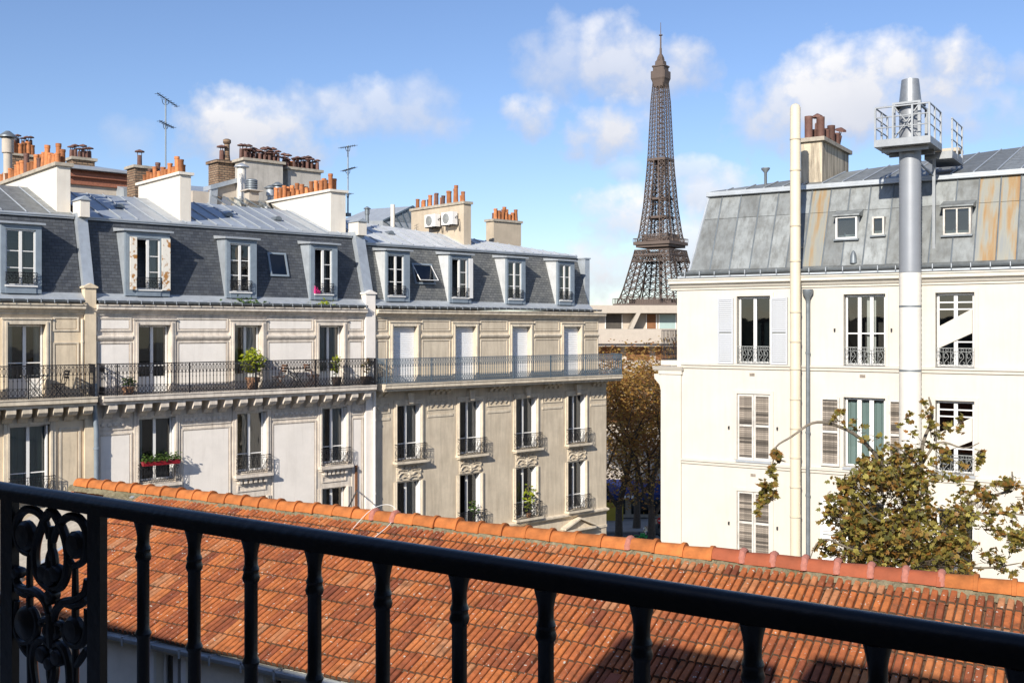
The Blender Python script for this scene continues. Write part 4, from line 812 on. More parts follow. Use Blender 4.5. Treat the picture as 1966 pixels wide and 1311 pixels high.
# ------------------------------------------------------------------ roofs behind the row
def rear_block(name, label, x0, x1, ytop, ly, m, depth=5.0, cat='building', zb=0.0, roof=None):
    a, zt = LF.px(x0, ytop, ly); b = LF.x(x1, ly); o = thing(name, label, cat, LF, ((a + b) / 2, ly, zb))
    part('wall', MB().box(a, b, ly, ly + depth, zb, zt), m, o); return o, a, b, zt
CW = cowl_mesh()
def rear_pots(o, a, b, y, z, n, cowl=True, m='terracotta', h=(.35, .5), sc=1.0):
    rr = random.Random(n * 31 + int(a * 10))
    for i in range(n):
        x = a + (b - a) * (i + .5) / n
        if cowl and rr.random() < .85: link('chimney_pot', CW, o, (x, y + rr.uniform(-.1, .1), z), scale=(sc, sc, sc * rr.uniform(.75, 1.15)), rot=(0, 0, rr.random() * 3))
        else:
            key = ('r', m, round(sc, 2))
            if key not in POTS: POTS[key] = pot_mesh(.42 * sc, .1 * sc, m)
            link('chimney_pot', POTS[key], o, (x, y + rr.uniform(-.06, .06), z), scale=(1, 1, rr.uniform(.8, 1.2)))
o, a, b, zt = rear_block('rear_house', 'rear house with a brick frieze under a zinc eave behind the long stained chimney', 128, 261, 352, 12.0, 'stone_far', 7)
part('brick_frieze', MB().box(a - .05, b + .05, 11.88, 12.6, zt - .02, zt + .62), 'brick_red', o)
for i in range(26): x = a + (b - a) * (i + .5) / 26; part('brick_dentil', MB().box(x - .06, x + .06, 11.74, 11.88, zt + .3, zt + .48), 'brick_red', o)
part('roof', MB().hexa([(a - .2, 11.5, zt + .625), (b + .25, 11.5, zt + .625), (b + .25, 19, zt + .625), (a - .2, 19, zt + .625), (a - .2, 11.5, zt + .72), (b + .25, 11.5, zt + .72), (b - .5, 16, zt + 1.5), (a - .2, 16, zt + 1.5)]), 'zinc_pale', o)
a2 = LF.x(140, 15); b2_ = LF.x(182, 15); z2 = LF.z(160, 308, 15)
c = part('chimney', MB().box(a2, b2_, 15, 15.9, zt, z2), 'brick_old', o); part('chimney_cap', MB().box(a2 - .1, b2_ + .1, 14.9, 16, z2 + .002, z2 + .13), 'cap_stone', c); rear_pots(c, a2, b2_, 15.4, z2 + .13, 6)
a2 = LF.x(24, 15); b2_ = LF.x(70, 15); z2 = LF.z(50, 301, 15)
c = part('chimney', MB().box(a2, b2_, 15, 15.7, zt - 3, z2), 'brick_old', o); part('chimney_cap', MB().box(a2 - .08, b2_ + .08, 14.92, 15.8, z2 + .002, z2 + .1), 'cap_stone', c); rear_pots(c, a2, b2_, 15.35, z2 + .1, 6, False, h=(.4, .5), sc=1.3)
rear_pots(c, a2 + .1, b2_, 15.5, z2 + .5, 5, True, sc=.8)
o, a, b, zt = rear_block('brick_chimney_stack', 'narrow brick chimney stack with one cowl behind the middle white chimney', 259, 288, 322, 9.5, 'brick_old', .9, 'chimney', 17.5); part('chimney_cap', MB().box(a - .1, b + .1, 9.4, 10.5, zt + .002, zt + .12), 'cap_stone', o); rear_pots(o, a, b, 9.9, zt + .12, 1, sc=1.1)
o, a, b, zt = rear_block('rear_house', 'rear house with a rough stone gable and brick chimney stack', 370, 478, 366, 10.5, 'stone_far', 8)
zz = LF.z(478, 345, 10.5)
part('gable', MB().prism([(a + .9, zt), (b, zt), (b, zz), (a + 1.2, zt + .25)], 10.5, 10.9), 'stone_far', o)
part('gable_coping', MB().hexa([(a + .8, 10.3, zt + .1), (b, 10.3, zz), (b, 11.1, zz), (a + .8, 11.1, zt + .1), (a + .8, 10.3, zt + .3), (b, 10.3, zz + .22), (b, 11.1, zz + .22), (a + .8, 11.1, zt + .3)]), 'zinc', o)
part('zinc_flashing', MB().hexa([(a + .55, 10.35, 18.5), (a + .95, 10.35, 18.5), (a + .95, 10.5, 18.5), (a + .55, 10.5, 18.5), (a + .85, 10.35, zt + .3), (a + 1.2, 10.35, zt + .3), (a + 1.2, 10.5, zt + .3), (a + .85, 10.5, zt + .3)]), 'zinc_pale', o)
part('roof', MB().hexa([(a - 3, 11.1, 19), (b, 11.1, 19), (b, 18.5, 19), (a - 3, 18.5, 19), (a - 3, 11.1, zt - .1), (b, 11.1, zt - .1), (b, 15, zz + .1), (a - 3, 15, zz)]), 'zinc', o)
a2, z2 = LF.px(418, 312, 10.8); b2_ = LF.x(456, 10.8)
c = part('chimney', MB().box(a2, b2_, 10.8, 11.8, zt, z2), 'brick_old', o); part('chimney_cap', MB().box(a2 - .1, b2_ + .1, 10.7, 11.9, z2 + .002, z2 + .14), 'brick_old', c)
link('chimney_pot', CW, c, (a2 + .4, 11.2, z2 + .14), scale=(1.3, 1.3, 1.2)); part('chimney_pot', MB().lathe(b2_ - .35, 11.2, [(.17, z2 + .14), (.13, z2 + .5), (.13, z2 + 1.0), (.19, z2 + 1.05), (.19, z2 + 1.2), (.1, z2 + 1.25)], 10), 'brick_old', c, smooth=True)
o, a, b, zt = rear_block('rendered_chimney_stack', 'long grey rendered chimney stack crowded with cowled pots, the taller one', 470, 543, 308, 9.6, 'chimney_grey', 1.0, 'chimney', 17.5)
part('chimney_cap', MB().box(a - .12, b + .12, 9.5, 10.7, zt + .002, zt + .13), 'cap_stone', o); rear_pots(o, a, b, 10.1, zt + .13, 12); rear_pots(o, a, b, 9.8, zt + .13, 8, sc=.85)
o, a, b, zt = rear_block('rendered_chimney_stack', 'grey rendered chimney stack with cowled pots behind the corner white chimney', 553, 616, 325, 9.9, 'chimney_grey', 1.0, 'chimney', 17.5)
part('chimney_cap', MB().box(a - .12, b + .12, 9.8, 11.0, zt + .002, zt + .13), 'cap_stone', o); rear_pots(o, a, b, 10.4, zt + .13, 10); rear_pots(o, a, b, 10.1, zt + .13, 7, sc=.85)
o, a, b, zt = rear_block('rendered_chimney_stack', 'low sandy rendered wall linking the two grey chimney stacks', 536, 558, 318, 10.7, 'stone_far', .8, 'chimney', 17.5); rear_pots(o, a, b, 11.1, zt, 2)
fo = pipe('flue_pipe', 'white capped flue pipe standing before the grey chimney stack', LF, [(LF.x(464, 8), 8, LF.z(464, 322, 8)), (LF.x(464, 8), 8, 17.5)], .2, 'white_duct', cat='flue')
x_, z_ = LF.px(464, 322, 8); part('flue_cap', MB().lathe(x_, 8, [(.34, z_ + .01), (.33, z_ + .05), (.05, z_ + .2), (.02, z_ + .21)], 14), 'zinc_pale', fo, smooth=True)
def louvred(label, px, yt, yb, ly, r):
    x, zt = LF.px(px, yt, ly); zb = LF.z(px, yb, ly); o = thing('roof_ventilator', label, 'ventilator', LF, (x, ly, zb)); n = 5
    part('base', MB().box(x - r * .9, x + r * .9, ly - r * .9, ly + r * .9, zb - .6, zb + .0).box(x - r * 1.5, x + r * 1.5, ly - r * 1.5, ly + r * 1.5, zb + .002, zb + .05), 'stone_far', o)
    for i in range(n): z = zb + .06 + (zt - zb - .06) * i / n; part('louvre_ring', MB().lathe(x, ly, [(r * .8, z), (r * 1.05, z + .01), (r, z + (zt - zb) / n * .6), (r * .75, z + (zt - zb) / n)], 12), 'zinc_dark', o, smooth=True)
louvred('squat louvred roof ventilator on a square base', 483, 345, 368, 6.8, .26)
def mushroom(label, px, yt, yb, ly, r, m='zinc_pale', group=None):
    x, zt = LF.px(px, yt, ly); zb = LF.z(px, yb, ly) - .35; h = zt - zb; o = thing('roof_ventilator', label, 'ventilator', LF, (x, ly, zb), group)
    part('stack', MB().lathe(x, ly, [(r * .62, zb), (r * .62, zb + h * .55), (r * .85, zb + h * .56), (r * .85, zb + h * .84), (r * .5, zb + h * .86)], 12), m, o, smooth=True)
    part('cap', MB().lathe(x, ly, [(r * 1.3, zb + h * .87), (r * 1.25, zb + h * .9), (r * .3, zb + h), (r * .1, zb + h)], 12), 'zinc_dark', o, smooth=True)
for px in (519, 533): mushroom('pale mushroom-capped ventilator behind the roof lantern, the taller of two' if px > 520 else 'pale mushroom-capped ventilator behind the roof lantern, the shorter of two', px, 350 if px > 520 else 356, 388, 7.2, .22, group='twin roof ventilators')
mushroom('tall old ventilator pipe with a domed cap rising above the stained chimney pots', 15, 252, 330, 7.5, .26, 'stone_far'); mushroom('small dark ventilator on the pale zinc roof', 705, 397, 416, 4.4, .13, 'zinc_dark')
pipe('flue_pipe', 'small white flue on the pale zinc roof near the glazed lantern', LF, [(LF.x(754, 6), 6, LF.z(754, 393, 6)), (LF.x(754, 6), 6, 18.6)], .11, 'white_duct', cat='flue')
def lantern(label, x0, x1, yt, yb, ly, ply, back):
    a, zb = LF.px(x0, yb, ly); b = LF.x(x1, ly); zt = LF.z((x0 + x1) / 2, yt, back); o = thing('roof_lantern', label, 'roof lantern', LF, ((a + b) / 2, ly, zb)); n = 5
    part('curb', MB().box(a, b, ly, back, zb - 1.2, zb), 'stone_far', o)
    for i in range(n):
        p, q = a + (b - a) * i / n, a + (b - a) * (i + 1) / n
        part('pane', MB().poly((p + .02, ly, zb + .02), (q - .02, ly, zb + .02), (q - .02, back, zt), (p + .02, back, zt)), 'glass_frost', o)
    for i in range(n + 1): p = a + (b - a) * i / n; part('glazing_bar', MB().tube([(p, ly, zb + .02), (p, back, zt + .02)], .03, 4), 'zinc_dark', o)
lantern('low glazed roof lantern with grey bars behind the zinc ridge', 440, 545, 384, 397, 5.2, 0, 6.8)
def glass_gable():
    ly = 7.0; a, zb = LF.px(735, 424, ly); b = LF.x(808, ly); zt = LF.z(792, 396, ly); o = thing('glazed_roof', 'glazed attic roof with blue steel bars behind the air conditioner chimney', 'glass roof', LF, ((a + b) / 2, ly, zb)); xp = LF.x(792, ly)
    part('pane', MB().poly((a, ly, zb), (b, ly, zb), (b, ly, zt - .1), (xp, ly, zt)), 'glass_sky', o); part('roof', MB().hexa([(a, ly, zb - .6), (xp, ly, zb - .6), (xp, ly + 4, zb - .6), (a, ly + 4, zb - .6), (a, ly, zb), (xp, ly, zt), (xp, ly + 4, zt + .2), (a, ly + 4, zb + .3)]), 'zinc_pale', o)
    for i in range(6):
        f = i / 5; x = a + (xp - a) * f; part('glazing_bar', MB().tube([(x + .4, ly - .02, zb - .2), (x, ly - .02, zb + (zt - zb) * f + .02)], .03, 4), 'iron_blue', o)
    part('rafter', MB().tube([(a, ly - .03, zb), (xp, ly - .03, zt), (b, ly - .03, zt - .3)], .05, 4), 'iron_blue', o)
glass_gable()

# ------------------------------------------------------------------ the white house on the right
rb = thing('apartment_building', 'cream white rendered house under a stained zinc mansard, two flues up its wall', 'building', RF, (6, 0, 0))
XR = RF.x; RX1 = 15.0; CZ = 16.28
W1 = (XR(1415), XR(1479)); W2 = (XR(1620), XR(1700)); W3 = (XR(1796), XR(1871)); W4 = (W3[1] + 2.6, W3[1] + 3.8)
rows = [(13.93, 16.05), (10.93, 13.0), (7.9, 9.95)]
holes = [(a, b, z0, z1) for (a, b) in (W1, W2, W3, W4) for (z0, z1) in rows]
part('wall', wall_mesh(0, RX1, 0, CZ, holes, rev=.24), 'white_render', rb)
part('side_wall', MB().poly((0, 0, 0), (0, 0, 16.6), (0, 11, 16.6), (0, 11, 0)).poly((RX1, 0, 0), (RX1, 11, 0), (RX1, 11, 16.6), (RX1, 0, 16.6)).poly((0, 11, 0), (0, 11, 16.6), (RX1, 11, 16.6), (RX1, 11, 0)), 'white_render', rb)
part('corner_pier', MB().box(-.55, .16, -.06, .5, 0, 13.55).box(-.62, .2, -.1, .5, 13.552, 13.68).sweep_x([(-.12, 13.682), (-.2, 13.8), (.5, 13.8), (.5, 13.682)], -.8, .24), 'white_render', rb)
part('corner_console', MB().prism([(-.552, 13.0), (-.6, 13.2), (-.78, 13.4), (-.8, 13.55), (-.552, 13.55)], -.05, .45), 'white_render', rb)
for z in (13.84, 10.76): part('string_course', MB().sweep_x([(0, z - .07), (-.05, z - .07), (-.06, z), (-.11, z + .03), (-.11, z + .07), (0, z + .09)], .17, RX1), 'white_render', rb)
cornice(rb, -.2, RX1, CZ, 'white_render', k=.9); gutter(rb, .25, RX1, 16.83, -.22, 'zinc_dark', .5)
part('eaves_flashing', MB().box(.1, RX1, -.2, .5, 16.66, 16.72), 'zinc_pale', rb)
def casing(a, b, z0, z1, nm='window_casing'):
    part(nm, MB().box(a - .1, a, -.03, 0, z0, z1 + .1).box(b, b + .1, -.03, 0, z0, z1 + .1).box(a, b, -.03, 0, z1, z1 + .1), 'white_render', rb)
    part('window_sill', MB().box(a - .03, b + .03, -.07, .2, z0 - .07, z0 - .003), 'zinc_pale', rb)
def louvre(P, x0, x1, z0, z1, y, fm, sm, n=None, name='louvre_shutter', rail=.5, gaps=False):
    mb = MB(); t = .055; mb.box(x0, x0 + t, y, y + .04, z0, z1).box(x1 - t, x1, y, y + .04, z0, z1).box(x0 + t, x1 - t, y, y + .04, z0, z0 + t * 1.4).box(x0 + t, x1 - t, y, y + .04, z1 - t * 1.2, z1)
    zr = z0 + (z1 - z0) * rail; mb.box(x0 + t, x1 - t, y, y + .04, zr - .035, zr + .035); o = part(name, mb, fm, P)
    z = z0 + .09; step = .062; s = MB().hexa([(x0 + t, .006, 0), (x1 - t, .006, 0), (x1 - t, .016, 0), (x0 + t, .016, 0), (x0 + t, .028, .05), (x1 - t, .028, .05), (x1 - t, .038, .05), (x0 + t, .038, .05)]).mesh('slat', sm)
    part('shutter_backing', MB().box(x0 + t, x1 - t, y + .0385, y + .0395, z0 + .06, z1 - .05), 'iron_grey' if sm != 'grey_wood' else 'room_dark', o)  # dark sheet added behind the slats for the shade in their gaps
    rr = random.Random(int(x0 * 100))
    while z < z1 - .11:
        if abs(z + .025 - zr) > .06: link('slat', s, o, (0, y, z), rot=(0, R_(rr.gauss(0, .35)), 0) if False else None)
        z += step
    return o
for (a, b) in (W1, W2, W3): 
    for (z0, z1) in rows: casing(a, b, z0, z1)
# top row
m_ = (W1[0] + W1[1]) / 2
window(rb, W1[0] + .02, W1[1] - .02, 13.95, 16.03, .16, trans=(), cur=(), glass='glass_sky'); guard(rb, W1[0] + .02, W1[1] - .02, 13.98, .5, 'iron_grey', y=-.03)
w_ = W1[1] - W1[0]
louvre(rb, W1[0] - .62, W1[0] - .1, 13.93, 16.0, -.08, 'shutter_white', 'shutter_white'); louvre(rb, W1[1] + .03, W1[1] + .56, 13.93, 16.0, -.08, 'shutter_white', 'shutter_white')
window(rb, W2[0] + .02, W2[1] - .02, 13.95, 16.03, .16, trans=(.45,), cur=((.5, .72, 'curtain'),), glass='glass', cols=3); guard(rb, W2[0] + .01, W2[1] - .01, 13.98, .5, 'iron_grey', y=-.03)
def stair_window(z0, z1):
    a, b = W3[0] + .02, W3[1] - .02; window(rb, a, b, z0 + .02, z1 - .02, .17, trans=(.33, .8, .9), cur=(), glass='glass_sky')
    f = lambda k: z0 + (z1 - z0) * k
    part('stair_string', MB().prism([(a + .06, f(.26)), (b - .06, f(.46)), (b - .06, f(.78)), (a + .06, f(.55))], .10, .165), 'white_render', rb)
    guard(rb, W3[0] + .01, W3[1] - .01, z0 + .05, .5, 'iron_grey', y=-.03)
stair_window(*rows[0]); stair_window(*rows[1])
# middle and lower rows: weathered louvred shutters
for (z0, z1) in rows[1:]:
    mid = (W1[0] + W1[1]) / 2
    louvre(rb, W1[0] + .01, mid - .006, z0, z1 - .01, .02, 'peeling_paint', 'grey_wood', rail=.52); louvre(rb, mid + .006, W1[1] - .01, z0, z1 - .01, .02, 'peeling_paint', 'grey_wood', rail=.52)
    part('shutter_backing', MB().box(W1[0], W1[1], .08, .12, z0, z1), 'grey_wood', rb)
window(rb, W2[0] + .02, W2[1] - .02, 10.95, 12.98, .14, trans=(), cur=((.02, .98, 'blind_green'),), cols=3, mull=.06)
louvre(rb, W2[0] - .66, W2[0] - .11, 10.93, 12.98, -.09, 'peeling_paint', 'grey_wood'); louvre(rb, W2[1] + .11, W2[1] + .66, 10.93, 12.98, -.09, 'peeling_paint', 'grey_wood')
window(rb, W2[0] + .02, W2[1] - .02, 7.92, 9.93, .14, trans=(.4,), cols=2); window(rb, W3[0] + .02, W3[1] - .02, 7.92, 9.93, .14, trans=(.4,), cols=2)
louvre(rb, W2[0] - .66, W2[0] - .11, 7.9, 9.95, -.09, 'white_paint', 'white_paint'); louvre(rb, W2[1] + .11, W2[1] + .66, 7.9, 9.95, -.09, 'white_paint', 'white_paint')
for (z0, z1) in rows: window(rb, W4[0] + .02, W4[1] - .02, z0 + .02, z1 - .02, .14, trans=(.4,))
for px, py in ((1444, 719), (1656, 722), (1446, 912)): x, z = RF.px(px, py); part('air_grille', MB().box(x - .08, x + .08, -.012, 0, z - .045, z + .045), 'grey_wood', rb)
for px, py in ((1603, 633), (1712, 633), (1400, 820), (1493, 822), (1400, 1003), (1493, 1013)): x, z = RF.px(px, py); part('shutter_hook', MB().box(x - .018, x + .018, -.07, 0, z - .05, z + .04), 'iron_black', rb)
# mansard in separate zinc sheets
MZ0, MZ1, MY0, MY1 = 16.9, 19.45, .12, 1.25; HX0, HX1 = .38, .62
def my(z): return MY0 + (z - MZ0) / (MZ1 - MZ0) * (MY1 - MY0)
def hx(z): return HX0 + (z - MZ0) / (MZ1 - MZ0) * (HX1 - HX0)
part('mansard_core', MB().hexa([(HX0, MY0 + .03, 16.66), (RX1, MY0 + .03, 16.66), (RX1, 10.9, 16.66), (HX0, 10.9, 16.66), (HX1, MY1 + .03, MZ1), (RX1, MY1 + .03, MZ1), (RX1, 10, MZ1), (HX1, 10, MZ1)]), 'zinc_old', rb)
part('mansard_foot', MB().hexa([(HX0 - .05, -.1, 16.73), (RX1, -.1, 16.73), (RX1, .2, 16.73), (HX0 - .05, .2, 16.73), (HX0 - .03, -.08, 16.78), (RX1, -.08, 16.78), (RX1, .16, 16.95), (HX0 - .03, .16, 16.95)]), 'zinc_old', rb)
seams = [XR(p, .7) for p in (1376, 1413, 1451, 1486, 1520, 1551, 1588, 1625, 1665, 1709, 1750, 1790, 1833, 1876, 1918, 1957, 1998, 2040, 2082, 2126, 2170)]
zmid = 18.62; rr = random.Random(4); rust = {14, 15, 6}
e_ = [None] + seams
for i in range(len(e_) - 1):
    for (za, zb_) in ((MZ0, zmid - .006), (zmid + .006, MZ1)):
        xa0 = hx(za) if e_[i] is None else e_[i] + .006; xa1 = hx(zb_) if e_[i] is None else e_[i] + .006; xb = e_[i + 1] - .006; off = rr.uniform(.0, .012)
        y0, y1 = my(za) - off, my(zb_) - off
        part('zinc_panel', MB().hexa([(xa0, y0, za), (xb, y0, za), (xb, y0 + .05, za), (xa0, y0 + .05, za), (xa1, y1, zb_), (xb, y1, zb_), (xb, y1 + .05, zb_), (xa1, y1 + .05, zb_)]), 'zinc_rust' if i in rust else 'zinc_old', rb)
    b = e_[i + 1]; part('seam_roll', MB().tube([(b, my(MZ0) - .02, MZ0 - .02), (b, my(MZ1) - .02, MZ1)], .022, 5), 'zinc_dark', rb)
part('hip_roll', MB().tube([(HX0, MY0, MZ0), (HX1, MY1, MZ1)], .05, 6), 'zinc_pale', rb)
part('mansard_edge', MB().box(HX1 - .06, RX1, MY1 - .14, MY1 + .1, MZ1 - .03, MZ1 + .1).tube([(HX1 - .06, MY1 - .13, MZ1 - .02), (RX1, MY1 - .13, MZ1 - .02)], .045, 6), 'zinc_pale', rb)
def edgeR(x): return min(7.0, 1.35 + max(0, (x - HX1)) * .66)
zinc_roof(rb, HX1, RX1, MY1 - .05, MZ1 + .105, edgeR, .265, 'zinc_old', .62)
part('rear_roof', MB().hexa([(9.0, 7.0, 19), (RX1, 7.0, 19), (RX1, 10, 19), (9, 10, 19), (9.0, 7.0, 20.98), (RX1, 7.0, 20.98), (RX1, 10, 20), (9, 10, 20)]), 'zinc_old', rb)
def attic(px0, px1, py0, py1, cols, glass, hood=True, frame='peeling_paint'):
    x0, z1 = RF.px(px0, py0, .7); x1, z0 = RF.px(px1, py1, .7); y = my(z0) - .07
    mb = MB(); t = .05; mb.box(x0, x0 + t, y, y + .35, z0, z1).box(x1 - t, x1, y, y + .35, z0, z1).box(x0 + t, x1 - t, y, y + .35, z0, z0 + t).box(x0 + t, x1 - t, y, y + .35, z1 - t, z1)
    for k in range(1, cols): c = x0 + (x1 - x0) * k / cols; mb.box(c - .02, c + .02, y + .01, y + .1, z0 + t, z1 - t)
    o = part('attic_window', mb, frame, rb)
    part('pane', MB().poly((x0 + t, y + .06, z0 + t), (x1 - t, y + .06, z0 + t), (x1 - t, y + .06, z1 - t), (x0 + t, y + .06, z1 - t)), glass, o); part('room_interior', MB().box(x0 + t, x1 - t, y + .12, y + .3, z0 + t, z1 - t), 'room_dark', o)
    part('lead_sill', MB().box(x0 - .05, x1 + .05, y - .06, y + .06, z0 - .05, z0 - .002), 'zinc_dark', o)
    if hood: part('hood', MB().hexa([(x0 - .08, y - .08, z1 + .01), (x1 + .08, y - .08, z1 + .01), (x1 + .08, my(z1 + .25) + .05, z1 + .01), (x0 - .08, my(z1 + .25) + .05, z1 + .01), (x0 - .08, y - .06, z1 + .05), (x1 + .08, y - .06, z1 + .05), (x1 + .08, my(z1 + .25) + .03, z1 + .25), (x0 - .08, my(z1 + .25) + .03, z1 + .25)]), 'zinc_old', o)
attic(1609, 1650, 418, 459, 1, 'glass', frame='white_paint'); attic(1678, 1701, 418, 452, 1, 'glass_frost', False); attic(1814, 1867, 401, 451, 2, 'glass_frost')
part('cowl_vent', MB().lathe(XR(1640, .25), my(17.1) - .05, [(.11, 16.98), (.09, 17.2), (.05, 17.32), (.01, 17.36)], 10), 'zinc_dark', rb, smooth=True)
c = chimney(rb, 3.52, 4.2, 1.75, 4.9, 19.3, 21.0, 'chimney_stained', 'cap_stone', over=.1, capt=.13)
POTS['rb'] = pot_mesh(.62, .13, 'dark_pot', 1.0); rr = random.Random(2)
for i in range(9): link('chimney_pot', POTS['rb'], c, (3.86 + (.15 if i % 2 else -.15), 1.95 + i * .3, 21.13), scale=(1, 1, rr.uniform(.6, 1.2)))
link('chimney_pot', CW, c, (3.86, 4.6, 21.13), rot=(.25, .3, 0), scale=(1, 1, 1.2)); link('chimney_pot', CW, c, (3.8, 2.6, 21.13), scale=(.9, .9, 1.4))
part('chimney', MB().box(7.0, 7.7, 4.6, 5.2, 19.8, 20.75).box(6.9, 7.8, 4.5, 5.3, 20.752, 20.86), 'chimney_beige', rb)
mx_ = thing('roof_ventilator', 'tiny funnel-topped vent on the white house roof ridge', 'ventilator', RF, (2.2, 2.2, 19.7)); part('stack', MB().lathe(2.2, 2.2, [(.05, 19.6), (.05, 20.2), (.15, 20.32), (.15, 20.36), (.03, 20.36)], 8), 'zinc_dark', mx_, smooth=True)
# side balcony seen end-on past the corner
part('side_balcony_slab', MB().box(-.85, -.002, .6, 2.2, 13.82, 13.98), 'white_render', rb)
def side_rail():
    mb = MB()
    for z in (14.02, 14.98): mb.tube([(-.02, .62, z), (-.82, .62, z), (-.82, 2.2, z)], .02, 4)
    for i in range(8): mb.tube([(-.02 - .1 * i, .62, 14.0), (-.02 - .1 * i, .62, 14.98)], .011, 4); mb.tube(smooth_curve([(-.02 - .1 * i, .62, 14.1), (-.07 - .1 * i, .62, 14.3), (-.02 - .1 * i, .62, 14.5), (-.07 - .1 * i, .62, 14.75)], 3), .01, 4)
    for i in range(14): mb.tube([(-.82, .62 + .11 * i, 14.0), (-.82, .62 + .11 * i, 14.98)], .011, 4)
    part('side_railing', mb, 'iron_black', rb)
side_rail()
# flues and downpipe on the wall
FY = -.45; fx = XR(1747.5, FY)
fl = thing('flue_pipe', 'fat ribbed flue, grey above and white below, carrying a steel platform', 'flue', RF, (fx, FY, 0))
def ribbed(z0, z1, r, step):
    pr = []; z = z0
    while z < z1 - step: pr += [(r, z), (r * 1.03, z + step * .5)]; z += step
    pr.append((r, z1)); return pr
zj = RF.z(1747, 523, FY - .3); zp = RF.z(1747, 285, FY - .3)
part('white_duct', MB().lathe(fx, FY, ribbed(0, zj, .295, .14), 24), 'white_duct', fl, smooth=True)
part('grey_duct', MB().lathe(fx, FY, ribbed(zj + .002, 21.35, .292, .1), 24), 'grey_duct', fl, smooth=True)
for py in (588, 712, 900): z = RF.z(1747, py, FY - .3); part('joint_band', MB().lathe(fx, FY, [(.298, z - .03), (.303, z - .028), (.303, z + .028), (.298, z + .03)], 24), 'zinc_dark', fl, smooth=True)
part('outlet_cone', MB().lathe(fx, FY, [(.30, 21.36), (.305, 21.4), (.235, 22.08), (.22, 22.08), (.22, 21.9)], 28), 'galvanised', fl, smooth=True)
part('outlet_flange', MB().lathe(fx, FY, [(.3, 21.31), (.42, 21.32), (.42, 21.355), (.3, 21.36)], 20), 'galvanised', fl)
cp = thing('flue_pipe', 'slender cream flue pipe with a domed top beside the grey downpipe', 'flue', RF, (XR(1527, -.35), -.35, 0)); cxp = XR(1527, -.35); ct = RF.z(1527, 200, -.35)
part('pipe_run', MB().lathe(cxp, -.35, [(.155, 0), (.155, ct - .12), (.12, ct - .04), (.05, ct), (.01, ct)], 18), 'cream_pipe', cp, smooth=True)
for py in (265, 325, 432, 500, 598, 655, 708, 766, 822, 878, 935, 992): z = RF.z(1527, py, -.5); part('joint_band', MB().lathe(cxp, -.35, [(.157, z - .03), (.166, z - .025), (.166, z + .025), (.157, z + .03)], 18), 'cream_pipe', cp, smooth=True); part('joint_seal', MB().lathe(cxp, -.35, [(.157, z - .048), (.161, z - .046), (.161, z - .034), (.157, z - .032)], 18), 'cap_stone', cp)
for z in (17.5, 14.2, 11.4): part('wall_bracket', MB().box(cxp - .02, cxp + .02, -.22, .0 if z < 16 else my(z), z, z + .04), 'zinc_dark', cp)
dpx = XR(1551, -.12)
dp = thing('downpipe', 'dark grey downpipe with a funnel hopper beside the cream flue', 'downpipe', RF, (dpx, -.12, 0))
part('pipe_run', MB().tube([(dpx, -.12, 15.85), (dpx, -.12, 0)], .062, 10), 'zinc_dark', dp, smooth=True); part('hopper', MB().lathe(dpx, -.13, [(.06, 15.8), (.075, 15.95), (.16, 16.1), (.165, 16.22), (.12, 16.22)], 10), 'zinc_dark', dp, smooth=True)
for z in (14.3, 11.9, 10.0): part('collar', MB().lathe(dpx, -.12, [(.064, z - .03), (.078, z - .03), (.078, z + .03), (.064, z + .03)], 10), 'zinc_dark', dp)
